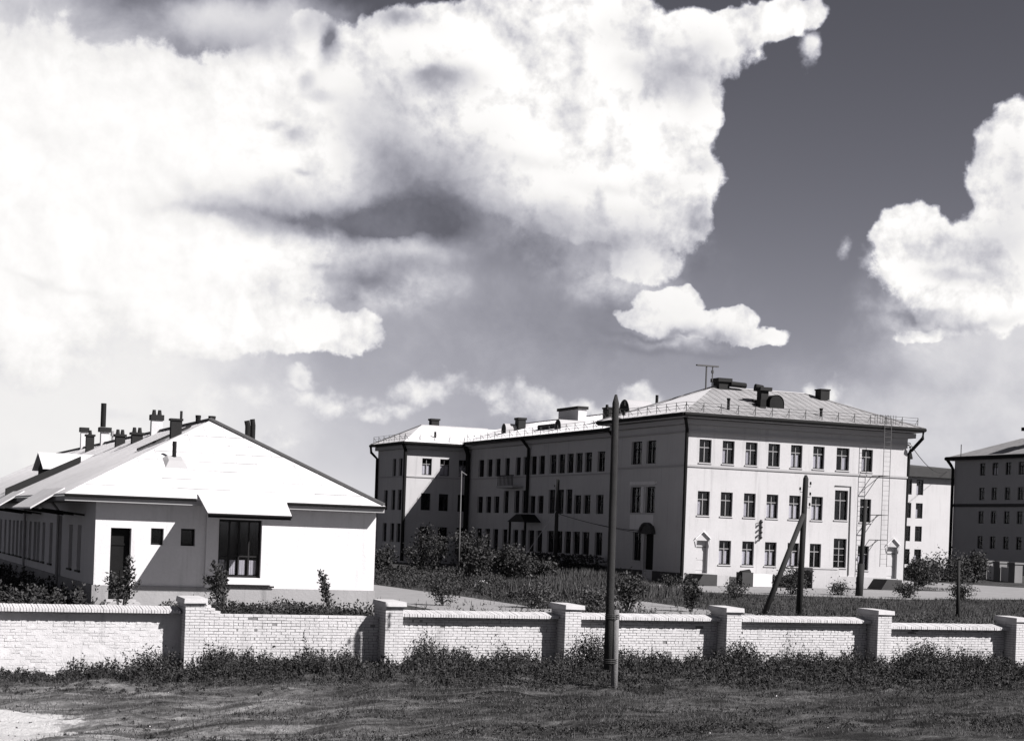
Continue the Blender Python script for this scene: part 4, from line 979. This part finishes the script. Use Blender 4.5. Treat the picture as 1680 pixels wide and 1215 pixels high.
k = MB(); hook(k, 39.03, 61, 6.3, 1); hook(k, 39.03, 61, 5.85, 1); hook(k, 38.84, 61, 6.05, -1); hook(k, 39.02, 61, 5.4, 1); k.build('insulators', M_DARK, p2)
p3 = thing('utility_pole', 'thin black pole on a thick stub beside the small round bush', 'pole', (58.08, 84.6, .8), 'wooden utility poles')
k = MB(); k.tube([(58.06, 84.6, 1.6), (58.28, 84.6, 6.6)], [.15, .11], 12); k.build('pole', M_WOODD, p3, True)
k = MB(); k.tube([(57.98, 84.55, .4), (58.10, 84.55, 2.75)], [.24, .20], 12); k.build('stub', M_WOODD, p3, True)
p4 = thing('utility_pole', 'dark pole with a slanting guy wire before the shaded long wing', 'pole', (49.3, 110, .8), 'wooden utility poles')
k = MB(); k.tube([(49.3, 110, .5), (49.31, 110, 7.85)], [.17, .11], 10); k.build('pole', M_WOODD, p4, True)
k = MB(); k.tube([(49.3, 110, 5.6), (44.4, 106.5, .8)], .022, 5); k.build('guy_wire', M_PORC, p4)
k = MB(); hook(k, 49.40, 110, 5.2, 1); hook(k, 49.22, 110, 7.2, -1); k.build('insulators', M_DARK, p4)
p5 = thing('utility_pole', 'slender pale pole rising from the dark shrubs', 'pole', (37.2, 97.7, .8), 'wooden utility poles')
k = MB(); k.tube([(37.2, 97.7, .5), (37.16, 97.7, 7.6)], [.06, .035], 8); k.build('pole', mat('grey_pole_wood', .14, .9, .3, 4), p5, True)
k = MB(); k.tube([(37.16, 97.7, 7.55), (37.5, 97.7, 7.35)], .03, 6); k.build('bracket', M_WOODP, p5)
p6 = thing('fence_post', 'thin black post standing alone before the bright pavement', 'post', (47.25, 61.2, .8))
k = MB(); k.tube([(47.28, 61.2, .6), (47.22, 61.2, 3.35)], [.09, .075], 8); k.build('post', M_WOODD, p6, True)
def cable(a, c, sag, rr, label):
    pts = []
    for i in range(25):
        t = i / 24; p = Vector(a).lerp(Vector(c), t); p.z -= sag * 4 * t * (1 - t); pts.append(p)
    b = MB(); b.tube(pts, rr, 5); return tag(b.build('power_cable', M_WIRE), label, 'cable', 'overhead cables')
cable((49.56, 110, 5.3), (59.46, YC - .34, 5.18), 1.0, .022, 'sagging cable from the guyed pole to the topmost facade insulator')
cable((49.56, 110, 5.3), (59.46, YC - .34, 4.14), .7, .016, 'thin cable from the guyed pole to the lowest facade insulator')

lp = thing('hanging_lamp', 'small black street lamp hanging at the right corner of the lit facade', 'lamp', (71.95, 99.2, 10.3))
k = MB(); k.tube([(71.95, 99.2, 10.12), (71.95, 99.2, 10.2), (71.95, 99.2, 10.55), (71.95, 99.2, 10.78)], [.20, .21, .13, .05], 12); k.build('lamp_shade', M_DARK, lp)
k = MB(); k.tube([(71.95, 99.2, 10.75), (71.95, 99.2, 11.25)], .03, 6); k.tube([(71.5, 99.0, 11.25), (71.95, 99.2, 11.25)], .03, 6); k.tube([(71.95, 99.2, 10.92), (71.95, 99.2, 11.02)], .08, 8); k.build('lamp_arm', M_DARK, lp)
cable((71.95, 99.2, 11.2), (152.0, 199.8, 15.3), 1.2, .03, 'thin wire from the corner lamp to the roof of the pale far building')
# ================================================================== vegetation
def shrub(name, label, cat, x, y, z, w, h, n, leaf, m, grp=None, nst=6, up=.4, shape='round', lean=(0, 0)):
    t = thing(name, label, cat, (x, y, z), grp)
    st = MB(); pts = []
    for i in range(nst):
        a = R.random() * 2 * PI; rr = (R.random() ** .5) * w * .5
        hh = h * R.uniform(.6, 1.0) * (1 - .35 * (rr / (w * .5)) ** 2)
        tip = Vector((x + math.cos(a) * rr + lean[0] * hh, y + math.sin(a) * rr + lean[1] * hh, z + hh))
        base_ = Vector((x + math.cos(a) * rr * .15, y + math.sin(a) * rr * .15, z - .05)); mid = base_.lerp(tip, .5) + Vector((R.uniform(-.08, .08) * w, R.uniform(-.08, .08) * w, .05 * h))
        st.tube([base_, mid, tip], [.012 * h + .006, .008 * h + .004, .004], 5)
        pts.append((base_, mid, tip))
    st.build('stem' if cat != 'tree' else 'trunk', M_STEM, t)
    C = []
    per = max(1, n // nst)
    for (a, q, c) in pts:
        tt = RN.rand(per) ** .6 * .85 + .15
        P = np.where((tt < .5)[:, None], np.array(a) + (np.array(q) - np.array(a)) * (tt * 2)[:, None], np.array(q) + (np.array(c) - np.array(q)) * (tt * 2 - 1)[:, None])
        spread = w * (.16 if shape == 'round' else .09) * (1.15 - .7 * np.abs(tt - .55))
        C.append(P + RN.randn(per, 3) * spread[:, None] * np.array([1, 1, .8]))
    C = np.concatenate(C); C[:, 2] = np.maximum(C[:, 2], z + .02)
    v, f = leaves(C, leaf, up); sheet('crown', v, f, m, t)
    return t
YARD = 'saplings and shrubs in the yard'
shrub('sapling', 'young leafy shrub growing beside the dark open door of the white house', 'shrub', 9.5, 56.4, .8, 1.0, 2.0, 620, 0.124, M_LEAF, YARD, 7, .8, 'thin', (.05, 0))
shrub('sapling', 'bushy shrub under the left edge of the porch roof', 'shrub', 12.6, 55.0, .8, 1.0, 2.3, 700, 0.124, M_LEAF, YARD, 8, .8, 'thin', (-.1, 0))
shrub('sapling', 'small thin sapling against the blank white wall', 'shrub', 16.75, 56.6, .8, .7, 1.75, 420, 0.112, M_LEAF, YARD, 4, .8, 'thin', (-.2, 0))
shrub('sapling', 'spindly sapling on the near pale path right of the house', 'shrub', 23.6, 63.5, .8, 1.1, 1.25, 780, 0.112, M_LEAF, YARD, 6, .6)
shrub('small_tree', 'dark little tree right of the tall pole', 'tree', 30.4, 60.6, .8, 1.3, 1.75, 1612, 0.124, M_LEAF, YARD, 7, .5)
shrub('small_tree', 'fan-shaped little tree at the end of the short pale path', 'tree', 34.0, 61.8, .8, 1.1, 1.65, 1352, 0.112, M_LEAF, YARD, 7, .7, 'thin')
shrub('shrub', 'small round bush on the pavement edge near the building corner', 'shrub', 45.6, 85.2, .8, 1.2, .95, 1092, 0.099, M_LEAF, YARD, 9, .4)
shrub('shrub', 'round bush before the black bin and white block', 'shrub', 44.2, 75.5, .8, 1.1, .95, 1092, 0.099, M_LEAF, YARD, 9, .4)
shrub('shrub', 'broad bush behind the propped pole', 'shrub', 53.2, 84.5, .8, 2.0, 1.5, 1820, 0.124, M_LEAF, YARD, 10, .4)
shrub('shrub', 'low bush left of the pole on its thick stub', 'shrub', 57.0, 85.0, .8, 1.3, .9, 1092, 0.099, M_LEAF, YARD, 9, .4)
shrub('shrub', 'egg-shaped bush on the pavement edge right of the dark steps', 'shrub', 60.2, 82.6, .8, 1.3, 1.35, 1612, 0.099, M_LEAF, YARD, 12, .4)
shrub('shrub', 'small dark bush right behind the thin black post', 'shrub', 63.2, 81.4, .8, 1.6, 1.2, 1456, 0.112, M_LEAF, YARD, 10, .4)
shrub('small_tree', 'dark tree at the right corner of the lit facade', 'tree', 78.5, 106.5, .8, 1.7, 2.0, 3120, 0.186, M_LEAF, YARD, 10, .5)
shrub('small_tree', 'grey-green tree half hiding the windows of the pale building', 'tree', 83.0, 112.0, .8, 2.3, 2.2, 3120, 0.198, M_LEAF2, YARD, 10, .5)
shrub('shrub', 'tall clipped dark bush near the foot of the pale building', 'shrub', 101.0, 128.0, .8, 1.8, 3.1, 2860, 0.198, M_LEAF, YARD, 12, .5)
shrub('shrub', 'wide dark hedge bush below the pale building', 'shrub', 95.5, 126.0, .8, 5.5, 2.0, 3640, 0.211, M_LEAF, YARD, 14, .4)
shrub('shrub', 'narrow dark bush left of the first fence pillar', 'shrub', 104.5, 134.5, .8, 1.6, 2.3, 1300, 0.198, M_LEAF, YARD, 8, .5)
shrub('shrub', 'grey weedy bush in the grass left of the tall pole', 'shrub', 27.4, 62.6, .8, 1.6, 1.3, 1352, 0.112, M_LEAF2, YARD, 9, .5)
shrub('shrub', 'pale weedy bush close behind the wall left of the tall pole', 'shrub', 27.9, 58.5, .8, 1.5, 1.2, 1248, 0.112, M_LEAF2, YARD, 9, .5)
# the dark clump before the long wing
CL = 'tall dark shrubs before the shaded wing'
lab = ['leftmost tall dark shrub, by the sunlit strip of wall', 'tall dark shrub with pale tips left of the slender pole', 'dark shrub at the foot of the slender pale pole', 'dark shrub right of the slender pale pole', 'low dark shrub at the right end of the clump', 'low dark shrub at the left end of the clump by the house']
for (x, y, w, h), l in zip(((37.2, 103.5, 2.8, 3.7), (39.6, 102.0, 2.6, 3.8), (38.2, 97.0, 3.2, 2.2), (41.6, 99.5, 2.8, 2.7), (43.8, 101.0, 3.2, 1.7), (35.0, 106.5, 3.4, 1.8)), lab):
    shrub('dark_shrub', l, 'shrub', x, y, .8, w, h, 3000, .16, M_LEAF, CL, 10, .4, 'thin')
hd = []
for i in range(7000):
    t = R.random(); hd.append((53.2 + R.uniform(-.7, .7), 111 + t * 29, .8 + R.random() * 1.5))
v, f = leaves(np.array(hd), .2); o = tag(sheet('hedge', v, f, M_LEAF), 'dark clipped hedge along the foot of the shaded long wing', 'hedge')
hd = np.stack([RN.uniform(59.8, 62.6, 2500), RN.uniform(97.2, 98.3, 2500), .8 + RN.rand(2500) * .75], 1)
v, f = leaves(hd, .13); tag(sheet('hedge', v, f, M_LEAF), 'short low hedge between the white block and the grey cellar entrance', 'hedge')
# pale lump lying in the weeds
b = MB(); b.hexa([(33.55, 85.6, .8), (34.6, 85.5, .8), (34.7, 86.2, .8), (33.6, 86.3, .8), (33.7, 85.7, 1.12), (34.2, 85.7, 1.18), (34.4, 86.0, 1.10), (33.75, 86.1, 1.08)])
tag(b.build('stone', M_STONE), 'single bright white stone lying in the dark weeds', 'stone')

# --- weeds along the street side of the wall
def weeds(name, X, Y, Z, H, nleaf, m, leaf, lean=.25):
    n = len(X); Xr = np.repeat(X, nleaf); Yr = np.repeat(Y, nleaf); Zr = np.repeat(Z, nleaf); Hr = np.repeat(H, nleaf)
    la = np.repeat(RN.rand(n) * 2 * PI, nleaf); ll = np.repeat(RN.rand(n) * lean, nleaf)
    t = RN.rand(n * nleaf)
    c = np.stack([Xr + np.cos(la) * ll * Hr * t ** 1.5 + RN.randn(n * nleaf) * .035 * (1.3 - t), Yr + np.sin(la) * ll * Hr * t ** 1.5 + RN.randn(n * nleaf) * .035, Zr + Hr * t], 1)
    v, f = leaves(c, leaf, .7); o = sheet(name, v, f, m); o['kind'] = 'stuff'; return o
n = 12500
X = RN.uniform(2, 47, n)
depth = np.interp(X, [2, 6, 9, 13, 18, 26, 32, 47], [.9, 1.6, 2.8, 3.2, 4.6, 5.2, 5.8, 5.0]) * (1 + .18 * np.sin(X * 1.7) + .12 * np.sin(X * 4.3))
u = RN.rand(n) ** 1.35; Y = 43.85 - u * depth
keep = RN.rand(n) < np.clip((X - 3.5) / 5, .15, 1) * (1 - .45 * u); X, Y, u = X[keep], Y[keep], u[keep]; n = len(X)
H = (.30 + .45 * RN.rand(n)) * np.clip((X - 3) / 5, .35, 1) * (1 + .25 * np.sin(X * 2.1) + .2 * np.sin(X * 5.3)) * (1 - .62 * u)
nz = .5 * np.sin(X * 1.13 + 2 * np.sin(Y * .9)) + .5 * np.sin(X * 2.71 + Y * 1.9 + 1.0) + .4 * np.sin(X * 5.9 - Y * 3.1) + .3 * np.sin(X * 11.3 + Y * 7)
H *= .80 * np.clip(.95 + .38 * nz, .35, 1.7); H *= np.where(RN.rand(n) < .05, 1.45, 1.0)
kp = RN.rand(n) < np.clip(.75 + .5 * nz, .3, 1); X, Y, u, H = X[kp], Y[kp], u[kp], H[kp]; n = len(X)
weeds('weeds', X, Y, gz(X, Y), H, 22, M_WEED, .066)
v, f = blades(np.repeat(X, 6) + RN.randn(6 * n) * .08, np.repeat(Y, 6) + RN.randn(6 * n) * .08, np.repeat(gz(X, Y), 6), np.repeat(H, 6) * (.5 + .7 * RN.rand(6 * n)), np.full(6 * n, .016), .5); o = sheet('weed_stalks', v, f, M_GRASS); o['kind'] = 'stuff'
# bigger weed clumps
for (cx, cy, hh, ww, l) in ((20.6, 42.9, 1.2, 1.3, 'tall bushy weed against the wall right of the tall pole'), (8.2, 43.1, .85, 1.2, 'bushy weed clump left of the second pillar foot'), (25.2, 42.6, .95, 1.2, 'weed clump in shadow at the foot of the middle pillar'), (31.6, 42.4, .9, 1.4, 'weed clump before the last full wall panel')):
    shrub('weed_bush', l, 'weed', cx, cy, float(gz(cx, cy)), ww, hh, 2600, .062, M_WEED, 'weed clumps at the wall foot', 12, .6)
# behind the wall, broad weeds under the coping-less panel and taller ones beyond
n = 1500; X = RN.uniform(9.6, 15.2, n); Y = RN.uniform(45.3, 50.5, n); weeds('weeds', X, Y, np.full(n, .8), .38 + .38 * RN.rand(n) * (1 + .3 * np.sin(X * 3)), 26, M_WEED, .075)
n = 900; X = RN.uniform(16, 40, n); Y = RN.uniform(45, 53, n); weeds('weeds', X, Y, np.full(n, .8), .25 + .45 * RN.rand(n), 22, M_LEAF2, .07)
n = 2600; X = RN.uniform(27.9, 47, n); Y = RN.uniform(63, 112, n); k_ = X < 27.6 + (Y - 60) * .32; X, Y = X[k_], Y[k_]; n = len(X)
weeds('weeds', X, Y, np.full(n, .8), .2 + .38 * RN.rand(n), 22, M_WEED, .12)
n = 900; X = RN.uniform(0.5, 8.5, n); Y = RN.uniform(52, 90, n); weeds('weeds', X, Y, np.full(n, .8), .3 + .6 * RN.rand(n), 22, M_LEAF, .13)
# hummocks of grass
def hump(cx, cy, w, d, h, n, m):
    a = RN.rand(n) * 2 * PI; r_ = np.sqrt(RN.rand(n)); return cx + np.cos(a) * r_ * w, cy + np.sin(a) * r_ * d, .8 + h * (1 - r_ ** 2)
VX, VF, off = [], [], 0
for (cx, cy, w, d, h, n) in ((40, 84, 6, 6, .45, 2400), (47, 100, 4, 5, .55, 2000), (33, 74, 3.5, 4, .5, 1800), (36, 78, 5, 5, .4, 1500)):
    x, y, z = hump(cx, cy, w, d, h, n, None); v, f = blades(x, y, z - .1, .25 + .3 * RN.rand(n), np.full(n, .07), .5); VX.append(v); VF.append(f + off); off += len(v)
o = sheet('tall_grass', np.concatenate(VX), np.concatenate(VF), M_GRASS); o['kind'] = 'stuff'
# yard grass: blades
def onpath(x, y):
    a = (x > 20.2) & (x < 28) & (y > 45) & (y < 130)
    b_ = (x > 31) & (x < 36.3) & (y > 57) & (y < 71) & (x < 37.6) & (x > 30.6 + (y - 57) * .3)
    c_ = (y > 80.5 + np.abs(x - 58) * .30) & (x > 43.5) & (x < 100) & (y < 98)
    return a | b_ | c_
n = 120000; X = 16 + RN.rand(n) * 62; Y = 46 + RN.rand(n) ** 1.2 * 66; k_ = ~onpath(X, Y) & (X - 12 < Y * .8); k_ |= (RN.rand(n) < .04) & (Y < 70)
k_ &= ~((X < 19.3) & (Y > 57.9)); X, Y = X[k_], Y[k_]; n = len(X)
v, f = blades(X, Y, np.full(n, .8), .07 + .14 * RN.rand(n), np.full(n, .035), .6); o = sheet('lawn_grass', v, f, M_GRASS); o['kind'] = 'stuff'
# street-side grass
n = 190000; X = RN.uniform(1, 48, n); Y = 28 + RN.rand(n) * 15.8
patch = .5 + .5 * np.sin(X * .8 + 1.3 * np.sin(Y * .9)) * np.sin(Y * 1.3 + .7 * np.sin(X * .6)); sand_ = ((X - 2.9) * .40) ** 2 + ((Y - 33.8) * .42) ** 2
patch = np.clip(patch * 1.6 - .35 + .35 * np.sin(X * 2.7 + Y * 3.1) * np.sin(Y * 4.3 - X), 0, 1); k_ = (RN.rand(n) < .04 + .96 * patch) & (RN.rand(n) < np.clip((X + 1) / 20, .15, 1)) & (sand_ > .9); X, Y = X[k_], Y[k_]; n = len(X)
v, f = blades(X, Y, gz(X, Y), (.025 + .11 * RN.rand(n) ** 2.2) * (.5 + .9 * patch[k_]) * (1 + .5 * (Y > 41)), .010 + .014 * RN.rand(n), 1.4)
o = sheet('grass', v, f, M_GRASS); o['kind'] = 'stuff'
n = 70000; X = 1 + RN.rand(n) ** 1.5 * 40; Y = 28 + RN.rand(n) * 15; sand_ = ((X - 2.9) * .40) ** 2 + ((Y - 33.8) * .42) ** 2; k_ = sand_ > .9; X, Y = X[k_], Y[k_]; n = len(X)
v, f = blades(X, Y, gz(X, Y), .03 + .06 * RN.rand(n), np.full(n, .012), 1.1); o = sheet('dry_grass', v, f, M_DRY); o['kind'] = 'stuff'
n = 520; CXs = 2.5 + RN.rand(n) ** 1.25 * 42; CYs = np.where(RN.rand(n) < .6, np.interp(CXs, [2, 9, 18, 32, 47], [42.3, 40.6, 38.9, 37.8, 38.4]) + RN.randn(n) * .5, np.where(RN.rand(n) < .5, 29.8 + .02 * CXs + RN.randn(n) * .4, 29 + RN.rand(n) * 10)); kk = np.repeat(np.arange(n), 12)
wd = .25 + .9 * RN.rand(n); SZ = .4 + 1.2 * RN.rand(n) ** 2; X = CXs[kk] + RN.randn(len(kk)) * wd[kk]; Y = CYs[kk] + RN.randn(len(kk)) * .12 * (1 + wd[kk]); k_ = (((X - 2.9) * .40) ** 2 + ((Y - 33.8) * .42) ** 2 > 1.1) & (RN.rand(len(kk)) < np.clip(X / 16, .4, 1)); X, Y, SZ = X[k_], Y[k_], SZ[kk][k_]
weeds('low_weeds', X, Y, gz(X, Y), (.04 + .12 * RN.rand(len(X))) * SZ, 16, M_WEED, .045, .9)
# clods and pale stones scattered along the verge
cl = MB(); pale = MB()
for i in range(1500):
    x, y = R.uniform(2, 42), R.uniform(29, 42.5); s_ = R.uniform(.012, .03); z = float(gz(x, y))
    (pale if R.random() < .012 else cl).hexa([(x - s_, y - s_, z - .02), (x + s_ * 1.2, y - s_, z - .02), (x + s_, y + s_, z - .02), (x - s_, y + s_ * .8, z - .02), (x - s_ * .6, y - s_ * .5, z + s_), (x + s_ * .5, y - s_ * .6, z + s_ * .9), (x + s_ * .5, y + s_ * .5, z + s_ * .8), (x - s_ * .5, y + s_ * .5, z + s_)])
o = cl.build('clods', mat('clod_earth', .07, .95, .3, 5)); o['kind'] = 'stuff'
o = pale.build('pebbles', M_STONE); o['kind'] = 'stuff'
for o in bpy.data.objects:
    if '_o' in o: del o['_o']
